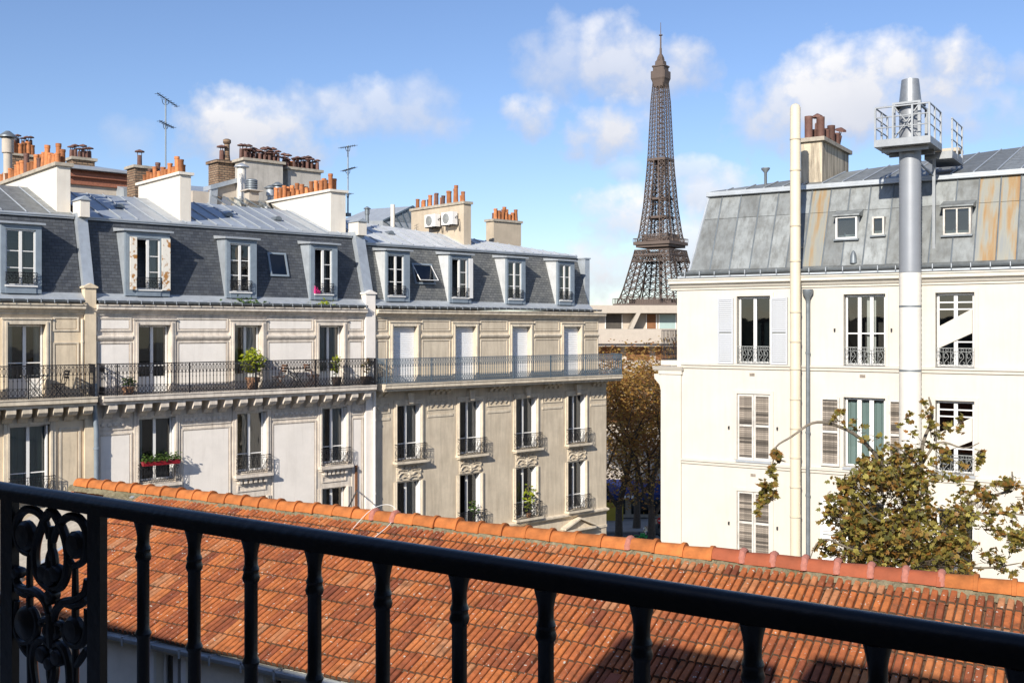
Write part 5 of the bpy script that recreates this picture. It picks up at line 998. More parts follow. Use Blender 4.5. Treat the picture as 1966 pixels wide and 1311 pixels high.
def platform():
    o = thing('service_platform', 'galvanised steel inspection platform with guard rails round the fat flue', 'platform', RF, (fx, FY, 20.1)); x0, x1, y0, y1 = 6.56, 8.0, -1.25, .35; z0, z1 = 20.12, 20.32
    part('deck', MB().box(x0, x1, y0, y1, z0, z0 + .03), 'galvanised', o); part('fascia', MB().box(x0 - .03, x1 + .03, y0 - .03, y0, z0, z1).box(x1, x1 + .03, y0 + .001, y1, z0, z1).box(x0 - .03, x0, y0 + .001, y1, z0, z1).box(x0 - .03, x1 + .03, y1, y1 + .03, z0, z1), 'galvanised', o)
    def rails(pts, h=.9):
        mb = MB()
        for z in (.33, .62, h): mb.tube([(x, y, z1 + z) for x, y in pts], .019 if z < h else .026, 5)
        part('guard_rail', mb, 'galvanised', o)
    rails([(x0, .2), (x0, y0), (x1, y0), (x1, y1)])
    for (x, y) in ((x0, y0), (x0 + .48, y0), (x1 - .45, y0), (x1, y0), (x0, -.5), (x0, .2), (x1, -.5), (x1, y1)): part('rail_post', MB().box(x - .025, x + .025, y - .025, y + .025, z0, z1 + .9), 'galvanised', o)
    xa, xb = fx - .34, fx + .34; mb = MB(); mb.box(xa - .04, xa + .04, -.95, -.89, z1, 21.32).box(xb - .04, xb + .04, -.95, -.89, z1, 21.32).box(xa - .04, xb + .04, -.95, -.89, 21.322, 21.38)
    mb.tube([(xa, -.93, z1 + .05), (xb, -.93, 21.28)], .024, 5).tube([(xa, -.95, 21.28), (xb, -.95, z1 + .05)], .024, 5); part('bracing_frame', mb, 'galvanised', o)
    for q in (xa, xb): part('rear_upright', MB().box(q - .04, q + .04, .0, .06, z1, 21.32).box(q - .03, q + .03, -.889, -.001, 21.26, 21.31), 'galvanised', o)
    part('walkway', MB().box(7.55, 8.3, .42, 2.2, 19.92, 19.96).box(8.26, 8.302, .42, 2.2, 19.962, 20.12).box(7.55, 7.59, .42, 2.2, 19.962, 20.12).box(7.55, 8.3, .38, .418, 19.9, 20.118), 'galvanised', o)
    mb = MB()
    for z in (.35, .65, .95): mb.tube([(8.28, .45, 20.1 + z), (8.28, 2.15, 20.1 + z)], .02, 5)
    for y in (.5, 1.3, 2.1): mb.box(8.255, 8.305, y - .025, y + .025, 20.0, 21.07)
    part('walkway_rail', mb, 'galvanised', o)
    part('support_strut', MB().box(7.78, 7.86, .3, .38, 16.9, 19.918).tube([(7.3, -.3, 20.0), (7.82, .34, 19.4)], .03, 5), 'galvanised', o)
    [part('underside_beam', MB().box(x0 + .1, x1 - .1, q, q + .1, z0 - .12, z0 - .002), 'galvanised', o) for q in (-.95, -.05)]
platform()

# ------------------------------------------------------------------ the iron tower on the skyline
def lattice_tower():
    p = at(1268.5, 1015); TW = Frame(-2.6, p.x, p.y); BZ = -17.0
    o = thing('lattice_tower', 'tall brown wrought-iron lattice tower rising beyond the roofs', 'tower', TW, (0, 0, BZ))
    K = [(0, 62.5, 37.5), (40, 38, 21), (57, 31, 16), (69, 27, 13.6), (105, 19, 8.6), (116, 17.2, 7.6), (125, 15.2, 7.0), (152, 12.2, 5.0), (190, 9.6, 2.6), (203, 9.0, 2.2), (253, 7.0, 1.8), (275, 5.3, 1.5)]
    def hg(z):
        for (a, h0, g0), (b, h1, g1) in zip(K, K[1:]):
            if a <= z <= b: f = (z - a) / (b - a); return h0 + (h1 - h0) * f, g0 + (g1 - g0) * f
        return K[-1][1], K[-1][2]
    def beam(mb, a, b, r): mb.tube([a, b], r, 4)
    rotm = [(1, 0, 0, 1), (0, -1, 1, 0), (-1, 0, 0, -1), (0, 1, -1, 0)]
    def levels(z0, z1, k):
        out = [z0]
        while out[-1] < z1 - 1: h, g = hg(out[-1]); out.append(min(z1, out[-1] + max(3.2, (h - g) * k)))
        return out
    def side(mb, P0, P1, zs, rc, rx, chord=True):       # X-braced strip between two edges given as functions of z
        for a, b in zip(zs, zs[1:]):
            A0, A1, B0, B1 = P0(a), P1(a), P0(b), P1(b)
            if chord: beam(mb, A0, B0, rc); beam(mb, A1, B1, rc)
            beam(mb, A0, B1, rx); beam(mb, A1, B0, rx); beam(mb, B0, B1, rx * 1.1)
    def pt(sx, sy, z): return (sx, sy, z + BZ)
    for (ax, ay) in ((1, 1), (1, -1), (-1, 1), (-1, -1)):
        mb = MB(); zs = levels(0, 109, .55)
        hh = lambda z: hg(z)[0]; gg = lambda z: hg(z)[1]
        e1 = lambda z: pt(ax * hh(z), ay * hh(z), z); e2 = lambda z: pt(ax * gg(z), ay * hh(z), z); e3 = lambda z: pt(ax * gg(z), ay * gg(z), z); e4 = lambda z: pt(ax * hh(z), ay * gg(z), z)
        for A, B in ((e1, e2), (e2, e3), (e3, e4), (e4, e1)): side(mb, A, B, zs, .75, .4)
        part('leg', mb, 'tower_iron', o)
        mb = MB(); zs = levels(116, 196, .72)
        for A, B in ((e1, e2), (e4, e1)): side(mb, A, B, zs, .62, .33)
        side(mb, e2, e3, zs, .5, .27); side(mb, e3, e4, zs, .5, .27)
        part('upper_leg', mb, 'tower_iron', o)
    mb = MB(); zs = [196]
    while zs[-1] < 274: zs.append(min(275, zs[-1] + 3.8))
    for c, s, d, e in rotm:
        E = lambda k: (lambda z: (c * k * hg(z)[0] + s * hg(z)[0], d * k * hg(z)[0] + e * hg(z)[0], z + BZ))
        side(mb, E(-1), E(-.28), zs, .46, .21); side(mb, E(.28), E(1), zs, .46, .21); side(mb, E(-.28), E(.28), zs, .26, .16, False)
    part('shaft', mb, 'tower_iron', o)
    mb = MB()                                          # horizontal ties and the lift column between the platforms
    for z in [122 + 6.2 * i for i in range(13)]:
        h, g = hg(z)
        for c, s, d, e in rotm: beam(mb, (c * -g + s * h, d * -g + e * h, z + BZ), (c * g + s * h, d * g + e * h, z + BZ), .3)
    for x in (-2.2, 2.2):
        for y in (-2.2, 2.2): beam(mb, (x, y, 116 + BZ), (x, y, 270 + BZ), .3)
    for z in range(118, 268, 5): mb.box(-2.2, 2.2, -2.2, 2.2, z + BZ, z + .3 + BZ)
    for z, k in ((196, 1.05), (158, .75), (140, .7)): h = hg(z)[0] * k; mb.box(-h, h, -h, h, z + BZ, z + 2.2 + BZ)
    part('lift_column', mb, 'tower_iron', o)
    def deck(name, z, h, t, gal, n):
        mb = MB(); mb.box(-h, h, -h, h, z + BZ, z + t + BZ); m = h * .9
        mb.box(-m, m, -m, m, z + BZ - 2.4, z + BZ - .02); hh = h
        for c, s, d, e in rotm:
            for i in range(n + 1): k = -1 + 2 * i / n; x, y = c * k * hh + s * hh, d * k * hh + e * hh; mb.tube([(x, y, z + t + BZ), (x, y, z + t + gal + BZ)], .22, 4)
            mb.tube([(c * -hh + s * hh, d * -hh + e * hh, z + t + gal + BZ), (c * hh + s * hh, d * hh + e * hh, z + t + gal + BZ)], .35, 4)
        q = h * .66; mb.box(-q, q, -q, q, z + t + BZ + .02, z + t + gal * .9 + BZ)
        part(name, mb, 'tower_iron', o)
    deck('first_platform', 52.5, 34, 4.5, 5.0, 26); deck('second_platform', 114, 19.6, 3.0, 3.2, 16)
    mb = MB(); q = 13.0
    for c, s, d, e in rotm:                           # lattice girders under and over the second platform
        for z0, z1, h in ((104.5, 109, 18.6), (98, 104, 19.5), (118.5, 124, 13.5)):
            n = 14
            for i in range(n):
                k0, k1 = -1 + 2 * i / n, -1 + 2 * (i + 1) / n; A = lambda k, z: (c * k * h + s * h, d * k * h + e * h, z + BZ)
                beam(mb, A(k0, z0), A(k1, z1), .28); beam(mb, A(k0, z1), A(k1, z0), .28)
            beam(mb, A(-1, z0), A(1, z0), .6); beam(mb, A(-1, z1), A(1, z1), .6)
    part('girder_band', mb, 'tower_iron', o)
    mb = MB(); S = [(268, 5.4), (274, 6.8), (276, 7.6), (283, 7.6), (283.3, 6.0), (287, 6.0), (287.3, 6.8), (288.5, 6.8), (288.7, 4.4), (293, 4.2), (293.3, 3.0), (297, 2.6), (300, 1.3)]
    b0 = len(mb.v)
    for z, h in S:
        k = h * .8; mb.v += [(-h, -k, z + BZ), (-k, -h, z + BZ), (k, -h, z + BZ), (h, -k, z + BZ), (h, k, z + BZ), (k, h, z + BZ), (-k, h, z + BZ), (-h, k, z + BZ)]
    for i in range(len(S) - 1):
        for j in range(8): mb.f.append((b0 + i * 8 + j, b0 + i * 8 + (j + 1) % 8, b0 + i * 8 + 8 + (j + 1) % 8, b0 + i * 8 + 8 + j))
    rr = random.Random(9)
    for i in range(30): a = rr.random() * 6.28; r = rr.uniform(4, 7); z = rr.choice([283.3, 288.7, 293]) ; r = r if z < 285 else r * .6; mb.tube([(r * math.cos(a), r * math.sin(a), z + BZ), (r * math.cos(a), r * math.sin(a), z + BZ + rr.uniform(2, 4.5))], rr.uniform(.25, .7), 5)
    part('top_cabin', mb, 'tower_iron', o)
    part('antenna_mast', MB().lathe(0, 0, [(1.3, 298 + BZ), (1.1, 306 + BZ), (.8, 306.3 + BZ), (.75, 318 + BZ), (1.9, 318.3 + BZ), (1.9, 319 + BZ), (.4, 319.3 + BZ), (.25, 331 + BZ)], 8), 'tower_iron', o)
lattice_tower()

# ------------------------------------------------------------------ down the street
def VX(x, t): return (x - CX) / FPX * t
def VZ(y, t): return EYE - (y - HY) / FPX * t
def modern():
    t = 104; o = thing('apartment_block', 'beige concrete modern block with deep balconies behind the street trees', 'building', VF, (VX(1230, t), t, -1.5)); a, b = VX(1090, t), VX(1430, t)
    part('core', MB().box(a, b, t + 1.8, t + 12, -2.5, VZ(600, t)), 'concrete', o)
    part('parapet', MB().box(a, b, t, t + 1.8, VZ(601, t), VZ(586, t)), 'concrete', o)
    z = VZ(665, t); k = 0
    while z > 1.5:
        part('balcony_front', MB().box(a, b, t - .4 * (k > 0), t + 1.79, z, z + 1.75).box(a, b, t - .45, t - .402 + .0, z + .3, z + .5), 'concrete', o)
        for i in range(6):
            x = a + (b - a) * (i + .5) / 6; part('brown_infill', MB().box(x - 1.3, x + 1.0, t + 1.6, t + 1.795, z - 1.5, z - .003), 'brown_panel', o)
        z -= 3.15; k += 1
    for x0, x1, g in ((1166, 1197, 'room_dark'), (1246, 1264, 'brown_panel'), (1271, 1302, 'blind_green'), (1120, 1140, 'room_dark')):
        X0, X1 = VX(x0, t), VX(x1, t); z0, z1 = VZ(631, t), VZ(603, t)
        w_ = part('window', MB().box(X0 - .08, X0, t + 1.7, t + 1.79, z0, z1).box(X1, X1 + .08, t + 1.7, t + 1.79, z0, z1), 'white_paint', o); part('pane', MB().box(X0, X1, t + 1.74, t + 1.79, z0, z1), g, w_)
    part('slanted_fin', MB().hexa([(VX(1208, t), t, VZ(631, t)), (VX(1216, t), t, VZ(631, t)), (VX(1216, t), t + 1.7, VZ(631, t)), (VX(1208, t), t + 1.7, VZ(631, t)), (VX(1222, t), t, VZ(601, t)), (VX(1230, t), t, VZ(601, t)), (VX(1230, t), t + 1.7, VZ(601, t)), (VX(1222, t), t + 1.7, VZ(601, t))]), 'concrete', o)
    o = thing('shop_front', 'pale shop front with a deep blue awning seen under the street trees', 'shop', VF, (VX(1230, 90), 90, -1.3)); a, b = VX(1130, 90), VX(1330, 90)
    part('wall', MB().box(a, b, 90, 96, -1.6, 5.5), 'concrete', o); part('shop_window', MB().box(a + .6, VX(1200, 90), 89.94, 89.998, -.9, .7).box(VX(1212, 90), VX(1290, 90), 89.94, 89.998, -.9, .7), 'glass_sky', o)
    part('awning', MB().hexa([(a, 87.4, .75), (b, 87.4, .75), (b, 90, .9), (a, 90, .9), (a, 87.4, 1.2), (b, 87.4, 1.2), (b, 90, 2.1), (a, 90, 2.1)]), 'blue_canvas', o)
    rr = random.Random(8); mb = MB()
    for i in range(5): x = VX(1196 + i * 7, 88); mb.box(x, x + .2, 87.36, 87.395, .85, 1.12)
    part('awning_lettering', mb, 'white_paint', o)
    single('poster_panel', MB().box(-.8, .8, 0, .08, .2, 1.7).hexa([(-.5, -.02, .5), (.6, -.02, .5), (.6, 0, .5), (-.5, 0, .5), (-.5, -.02, 1.3), (.1, -.02, 1.5), (.1, 0, 1.5), (-.5, 0, 1.3)]), 'yellow_paint', 'yellow poster panel standing in front of the shop window', 'poster', VF, (VX(1178, 86), 86, -.95))
modern()
def branchy(mb, p0, d, L, r, depth, rr, tips, spread=.55, up=.25):
    p = Vector(p0); d = Vector(d).normalized(); pts = [p.copy()]; rs = [r]; n = 4
    for i in range(n):
        d = (d + Vector((rr.gauss(0, .14), rr.gauss(0, .14), rr.gauss(0, .08) + up * .1))).normalized(); p = p + d * L / n; pts.append(p.copy()); rs.append(r * (1 - .55 * (i + 1) / n))
    mb.tube(pts, rs, 6 if depth > 1 else 4)
    if depth == 0: tips.append(p); return
    for k in range(rr.choice([2, 3, 3])):
        a = rr.uniform(0, 6.28); q = Vector((math.cos(a), math.sin(a), rr.uniform(-.1, .7))); at_ = pts[rr.choice([2, 3, 4, 4])]
        branchy(mb, at_, d * (1 - spread) + q * spread, L * rr.uniform(.6, .8), r * .5, depth - 1, rr, tips, spread, up)
    tips.append(p)
def street_tree(label, px, t, h, seed, spread):
    c = at(px, t); gz = VZ(0, 1) * 0 + (.13 if t < 71 else -(t - 70) / 25 * 1.5); o = thing('street_tree', label, 'tree', None, (c.x, c.y, gz - .05)); rr = random.Random(seed); tips = []
    mb = MB(); base = Vector((c.x, c.y, gz - .1)); mb.tube([base, base + Vector((.05, 0, 1.2)), base + Vector((.0, .1, 3.0))], [.34, .27, .22], 8)
    for k in range(4):
        a = k * 1.6 + rr.random(); branchy(mb, base + Vector((0, .1, 2.2 + k * .25)), (math.cos(a) * .55, math.sin(a) * .55, 1), h * .34, .15, 3, rr, tips)
    part('trunk', mb, 'bark', o, smooth=True)
    mb = MB(); P = []
    for q in tips: P += blob(q, (spread, spread, spread * .8), 46, rr)
    P += blob((c.x, c.y, h * .56), (3.0, 3.0, h * .42), 2400, rr)
    P = [p for p in P if p[2] < h]
    leaves(mb, P, .24, rr); part('crown', mb, 'leaf_street', o, kind='stuff')
street_tree('brown autumn street tree whose trunk stands beside the beige corner house', 1187, 73.5, 14.7, 11, 1.0)
street_tree('brown autumn street tree with a forked trunk beside the white house corner', 1250, 71.8, 15.0, 23, 1.0)
street_tree('yellowing street tree behind the two brown ones', 1222, 82, 13.4, 31, 1.0)
def car():
    t = 76.2; x = VX(1292, t); o = thing('parked_car', 'dark grey car parked at the kerb by the no-entry sign', 'car', VF, (x, t, -.35)); g = -.36
    prof = [(-2.0, .28), (2.0, .28), (2.08, .55), (1.98, .82), (1.2, .92), (-1.1, .95), (-1.95, .85), (-2.08, .55)]; cab = [(-1.55, .93), (1.0, .92), (.45, 1.42), (-1.0, 1.46), (-1.4, 1.3)]
    part('body', MB().prism([(x + a, g + b) for a, b in prof], t - .85, t + .85), 'car_paint', o, smooth=True); part('cabin', MB().prism([(x + a, g + b) for a, b in cab], t - .72, t + .72), 'car_paint', o)
    for a0, a1 in ((-1.2, -.35), (-.28, .5)): part('side_window', MB().prism([(x + a0, g + 1.0), (x + a1 + .12, g + 1.0), (x + a1 - .08, g + 1.36), (x + a0 + .06, g + 1.37)], t - .732, t - .722), 'glass_sky', o)
    for wx in (-1.3, 1.3):
        for s in (-1, 1):
            wl = part('wheel', MB().lathe(0, 0, [(.2, -.1), (.31, -.09), (.33, 0), (.31, .09), (.2, .1)], 18), 'rubber', o, (x + wx, t + s * .8, g + .33), rot=(R_(90), 0, 0), smooth=True)
            part('rim', MB().lathe(0, 0, [(.2, -.11), (.18, .0), (.2, .11)], 14), 'galvanised', wl, (x + wx, t + s * .8, g + .33))
    for s in (-1, 1): part('headlight', MB().box(x - 2.09, x - 1.95, t + s * .62 - .15, t + s * .62 + .15, g + .62, g + .75), 'white_paint', o)
car()
def bicycle(label, px, t, lean, group):
    x = VX(px, t); g = -.19 + .0; o = thing('bicycle', label, 'bicycle', VF, (x, t, g), group)
    for wx in (-.52, .52):
        wl = part('wheel', MB().tube(arc(0, 0, .33, 0, 360, 18)[:-1], .022, 5, closed=True), 'rubber', o, (x + wx, t, g + .36)); mb = MB()
        for k in range(8): a = k * math.pi / 4; mb.tube([(0, 0, 0), (.32 * math.cos(a), 0, .32 * math.sin(a))], .005, 3)
        part('spokes', mb, 'galvanised', wl, (x + wx, t, g + .36))
        part('mudguard', MB().tube(arc(x + wx, g + .36, .37, 20, 160, 8, t), .03, 4), 'green_paint', o)
    mb = MB(); mb.tube([(x - .52, t, g + .36), (x - .12, t, g + .33), (x - .22, t, g + .8)], .03, 5).tube([(x - .12, t, g + .33), (x + .4, t, g + .82), (x + .52, t, g + .36)], .04, 5).tube([(x - .2, t, g + .62), (x + .38, t, g + .72)], .03, 5).tube([(x + .4, t, g + .82), (x + .36, t, g + 1.02)], .02, 5); part('frame', mb, 'green_paint', o)
    part('handlebar', MB().tube([(x + .28, t - .28, g + 1.02), (x + .38, t - .12, g + 1.03), (x + .38, t + .12, g + 1.03), (x + .28, t + .28, g + 1.02)], .016, 5), 'iron_black', o)
    part('saddle', MB().hexa([(x - .36, t - .09, g + .84), (x - .08, t - .02, g + .86), (x - .08, t + .02, g + .86), (x - .36, t + .09, g + .84), (x - .36, t - .09, g + .9), (x - .08, t - .02, g + .9), (x - .08, t + .02, g + .9), (x - .36, t + .09, g + .9)]), 'rubber', o)
    part('basket', MB().box(x + .42, x + .68, t - .16, t + .16, g + .78, g + .98), 'green_paint', o)
bicycle('green shared bicycle standing between the trunks, the one away from the forked tree', 1219, 72.8, 0, 'green shared bicycles'); bicycle('green shared bicycle standing close against the forked street tree trunk', 1236, 73.4, 0, 'green shared bicycles')
def no_entry():
    t = 74.3; x = VX(1268, t); zc = VZ(999, t); o = thing('road_sign', 'round red no-entry sign on a grey post by the parked car', 'sign', VF, (x, t, -.25))
    part('post', MB().tube([(x, t + .04, -.3), (x, t + .04, zc + .3)], .03, 6), 'galvanised', o); part('sign_disc', MB().lathe(0, 0, [(.24, 0), (.24, .02)], 20), 'sign_red', o, (x, t, zc), rot=(R_(90), 0, 0)); part('white_bar', MB().box(x - .17, x + .17, t - .03, t - .022, zc - .04, zc + .04), 'white_paint', o)
no_entry()

# ------------------------------------------------------------------ the house with the tiled roof
RY, EY, RZ, TN = 13.6, 10.5, 11.86, .45               # ridge and eave distance, ridge height, pitch
PIT = math.atan(TN); TX0, TX1 = -16.15, 1.6
def rz(y): return RZ - (RY - y) * TN
th = thing('tiled_house', 'low house with an orange clay tile roof below the balcony', 'house', TF, (-7, 12, 0))
part('roof_deck', MB().hexa([(TX0, EY + .12, rz(EY + .12) - .1), (TX1, EY + .12, rz(EY + .12) - .1), (TX1, RY, RZ - .1), (TX0, RY, RZ - .1), (TX0, EY + .12, rz(EY + .12) - .04), (TX1, EY + .12, rz(EY + .12) - .04), (TX1, RY, RZ - .04), (TX0, RY, RZ - .04)]), 'wood_brown', th)
part('rear_slope', MB().hexa([(-18.2, RY, RZ - .2), (TX1, RY, RZ - .2), (TX1, RY + 4, RZ - 2.0), (-18.2, RY + 4, RZ - 2.0), (-18.2, RY, RZ - .03), (TX1, RY, RZ - .03), (TX1, RY + 4, RZ - 1.83), (-18.2, RY + 4, RZ - 1.83)]), 'roof_tile_field', th)
WY = EY + .32
hw = [(TF.x(300, WY), TF.x(352, WY), 7.6, TF.z(326, 1254, WY)), (TF.x(510, WY), TF.x(560, WY), 7.6, TF.z(535, 1302, WY)), (-5.5, -4.4, 7.6, 9.4)]
part('wall', wall_mesh(-18.3, TX1, 0, 10.45, hw, y=WY, rev=.2), 'house_wall', th); part('rear_wall', MB().poly((-18.3, 17.5, 0), (TX1, 17.5, 0), (TX1, 17.5, 10), (-18.3, 17.5, 10)).poly((-18.3, WY, 0), (-18.3, 17.5, 0), (-18.3, 17.5, 10), (-18.3, RY, 11.6), (-18.3, WY, 10.45)).poly((TX1, WY, 0), (TX1, WY, 10.4), (TX1, RY, 11.6), (TX1, 17.5, 10), (TX1, 17.5, 0)), 'house_wall', th)
for (a, b, c, d) in hw:
    window(th, a + .02, b - .02, c + .02, d - .02, WY + .12, trans=(.45,), cols=2)
    part('window_casing', MB().box(a - .1, a, WY - .05, WY, c, d + .1).box(b, b + .1, WY - .05, WY, c, d + .1).box(a, b, WY - .05, WY, d, d + .1), 'white_paint', th)
part('eaves_cornice', MB().sweep_x([(WY, 10.25), (WY - .06, 10.25), (WY - .1, 10.34), (WY - .24, 10.38), (WY - .24, 10.44), (WY, 10.45)], -18.3, TX1), 'house_wall', th)
gutter(th, -18.3, TX1, rz(EY) - .03, EY - .02, 'zinc_pale', .6)
part('parapet_slab', MB().hexa([(-18.3, EY + .1, 10.45), (TX0 - .1, EY + .1, 10.45), (TX0 - .1, RY - .1, 10.5), (-18.3, RY - .1, 10.5), (-18.3, EY + .1, 10.55), (TX0 - .1, EY + .1, 10.55), (TX0 - .1, RY - .1, 11.66), (-18.3, RY - .1, 11.66)]), 'cap_stone', th)
part('verge', MB().hexa([(TX0 - .1, EY + .05, rz(EY) - .1), (TX0, EY + .05, rz(EY) - .1), (TX0, RY, RZ - .1), (TX0 - .1, RY, RZ - .1), (TX0 - .1, EY + .05, rz(EY) + .06), (TX0, EY + .05, rz(EY) + .06), (TX0, RY, RZ + .05), (TX0 - .1, RY, RZ + .05)]), 'zinc_pale', th)
TWD, TRW = .205, .336; nrow = 10; rowlen = (RY - EY) / math.cos(PIT)
def tile_shape():
    pr = [(0, -.02), (.013, -.02), (.017, .030), (.025, .042), (.080, .038), (.089, .028), (.093, -.014), (.112, -.014), (.116, .030), (.124, .042), (.178, .038), (.187, .028), (.191, -.02), (.206, -.02)]
    return pr
def tile_mb():
    mb = MB(); pr = tile_shape(); n = len(pr); L_ = .375; b = 0
    for y, zo in ((0.0, .03), (L_, -.002)):
        mb.v += [(x, y, z + zo) for x, z in pr]
    mb.f.append(tuple(range(n - 1, -1, -1))[::-1])
    for i in range(n - 1): mb.f.append((i + 1, i, n + i, n + i + 1))
    return mb
T0 = tile_mb(); tme = T0.mesh('roof_tile', 'roof_tile'); tme.materials.append(MAT['tile_moss_shade']); GR = [0, 1, 7, 13]
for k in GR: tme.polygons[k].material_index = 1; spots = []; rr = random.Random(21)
for r in range(nrow):
    s = rowlen * r / nrow; off = TWD * .5 if r % 2 else 0.0; k = 0; x = TX0 + .02 + off - TWD
    while x < TX1 - TWD:
        if x >= TX0 - .0:
            y = EY + s * math.cos(PIT); z = rz(EY) + s * math.sin(PIT)
            p = TF.world(x + .1, y + .15, z); d = Vector((p.x, p.y)); a = R_(FWD); fw = d.x * math.cos(a) + d.y * math.sin(a); rt = d.x * math.sin(a) - d.y * math.cos(a)
            px = CX + FPX * rt / fw if fw > .1 else -1e9; py = HY + FPX * (EYE - z) / max(fw, .1); inn = 0 <= px <= 1966 and py <= 1311
            spots.append((0 if inn else 1, fw, x + rr.gauss(0, .003), y + rr.gauss(0, .006), z + abs(rr.gauss(0, .004)), rr.gauss(0, .012), rr.gauss(0, .02)))
        x += TWD
spots.sort()
for i, (inn, fw, x, y, z, ry, rzz) in enumerate(spots[:300]): link('roof_tile', tme, th, (x, y, z), rot=(PIT, ry, rzz * .6))
fld = MB()
for (inn, fw, x, y, z, ry, rzz) in spots[300:]:
    M_ = Matrix.Translation((x, y, z)) @ Matrix.Rotation(PIT, 4, 'X') @ Matrix.Rotation(ry, 4, 'Y') @ Matrix.Rotation(rzz * .6, 4, 'Z'); b = len(fld.v)
    fld.v += [tuple(M_ @ Vector(v)) for v in T0.v]; fld.f += [tuple(q + b for q in f) for f in T0.f]
fo_ = part('tile_field', fld, 'roof_tile_field', th, kind='stuff'); fo_.data.materials.append(MAT['tile_moss_shade'])
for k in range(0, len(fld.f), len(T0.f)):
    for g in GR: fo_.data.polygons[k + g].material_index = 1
# ridge: bedding mortar and separate half-round tiles
mb = MB(); x = -18.1; rr = random.Random(6)
ring = []
while x < TX1:
    j = lambda s: rr.gauss(0, s); ring.append([(x, RY - .17 + j(.02), rz(RY - .17) + .02), (x, RY - .135 + j(.015), RZ + .0 + j(.012)), (x, RY - .1, RZ + .05 + j(.01)), (x, RY + .12, RZ + .05), (x, RY + .2, RZ - .1)]); x += .07
for q in ring: mb.v += q
for i in range(len(ring) - 1):
    for k in range(4): mb.f.append((i * 5 + k, i * 5 + k + 1, i * 5 + 6 + k, i * 5 + 5 + k))
part('ridge_mortar', mb, 'mortar', th)
def ridge_mesh(m):
    mb = MB(); n = 9; S = [(0.0, .148), (.05, .148), (.055, .128), (.44, .118)]; b = 0
    for x, r in S: mb.v += [(x, r * 1.05 * math.cos(math.pi * k / n), r * 1.15 * math.sin(math.pi * k / n)) for k in range(n + 1)]
    for i in range(len(S) - 1):
        for k in range(n): mb.f.append((i * (n + 1) + k, (i + 1) * (n + 1) + k, (i + 1) * (n + 1) + k + 1, i * (n + 1) + k + 1))
    mb.f.append(tuple(range(n, -1, -1))); return mb.mesh('ridge_tile', m, True)
rm, rm2 = ridge_mesh('ridge_tile'), ridge_mesh('ridge_tile_red'); x = -17.95
mort = MB(); n = 9
for i in range(n + 1): pass
lump = MB(); S = [(-.05, .12), (-.035, .15), (.0, .156), (.025, .145), (.04, .12)]
for xx, r in S: lump.v += [(xx + .012 * math.sin(k * 3.1), r * 1.05 * math.cos(math.pi * k / n), r * 1.16 * math.sin(math.pi * k / n)) for k in range(n + 1)]
for i in range(len(S) - 1):
    for k in range(n): lump.f.append((i * (n + 1) + k, (i + 1) * (n + 1) + k, (i + 1) * (n + 1) + k + 1, i * (n + 1) + k + 1))
lump = lump.mesh('pink_mortar_joint', 'pink_mortar', True); rr = random.Random(12)
while x < TX1:
    red = -4.95 < x < -2.2
    link('ridge_tile', rm2 if red else rm, th, (x + .42, RY + rr.gauss(0, .006), RZ + .045 + rr.gauss(0, .004)), rot=(0, rr.gauss(0, .012), math.pi + rr.gauss(0, .012)))
    if red or -11.2 < x < -10.4 or -6.6 < x < -6.2: link('mortar_joint', lump, th, (x + .42, RY, RZ + .05))
    x += .412
part('lead_flashing', MB().hexa([(-16.9, RY - .5, rz(RY - .5) + .0), (-16.0, RY - .5, rz(RY - .5) + .0), (-15.6, RY - .22, rz(RY - .22)), (-16.9, RY - .22, rz(RY - .22)), (-16.9, RY - .5, rz(RY - .5) + .06), (-16.0, RY - .5, rz(RY - .5) + .06), (-15.6, RY - .22, rz(RY - .22) + .06), (-16.9, RY - .22, rz(RY - .22) + .06)]), 'mortar', th)
x0_, z0_ = LF.px(684, 893, -.06)
cb = thing('roof_cable', 'black cable slanting from a brown wall conduit down to the tiled roof', 'cable', LF, (x0_, -.06, z0_))
part('conduit', MB().box(x0_ - .05, x0_ + .05, -.08, -.002, 7.8, z0_), 'wood_brown', cb)
e1 = TF.world(-11.2, RY - .8, rz(RY - .8) + .06); e1 = LF.loc((e1.x, e1.y)) + (e1.z,); s1 = (x0_, -.1, z0_ - 1.0)
part('wire', MB().tube([tuple(s1[k] + (e1[k] - s1[k]) * i / 8 - (.25 * math.sin(math.pi * i / 8) if k == 2 else 0) for k in range(3)) for i in range(9)], .028, 5), 'iron_black', cb)
wr = thing('white_wire', 'looping white wire lying over the ridge tiles', 'wire', TF, (-10.3, RY - .3, RZ)); mb = MB()
mb.tube(smooth_curve([(-10.75, RY - .35, rz(RY - .35) + .06), (-10.6, RY - .05, RZ + .19), (-10.45, RY + .2, RZ + .26), (-10.2, RY + .1, RZ + .2), (-10.1, RY - .2, rz(RY - .2) + .12), (-10.25, RY - .6, rz(RY - .6) + .05)], 5), .005, 5); part('wire_run', mb, 'white_paint', wr)
vt = thing('vent_tile', 'hooded clay ventilation tile low on the tiled roof', 'vent tile', TF, (-5.2, 11.1, rz(11.1))); part('hood', MB().hexa([(-5.3, 11.0, rz(11.0) + .02), (-5.08, 11.0, rz(11.0) + .02), (-5.08, 11.35, rz(11.35) + .0), (-5.3, 11.35, rz(11.35)), (-5.26, 11.0, rz(11.0) + .13), (-5.12, 11.0, rz(11.0) + .13), (-5.12, 11.35, rz(11.35) + .06), (-5.26, 11.35, rz(11.35) + .06)]), 'ridge_tile_red', vt)
part('hood_mouth', MB().box(-5.25, -5.13, 10.994, 10.999, rz(11) + .035, rz(11) + .11), 'room_dark', vt)

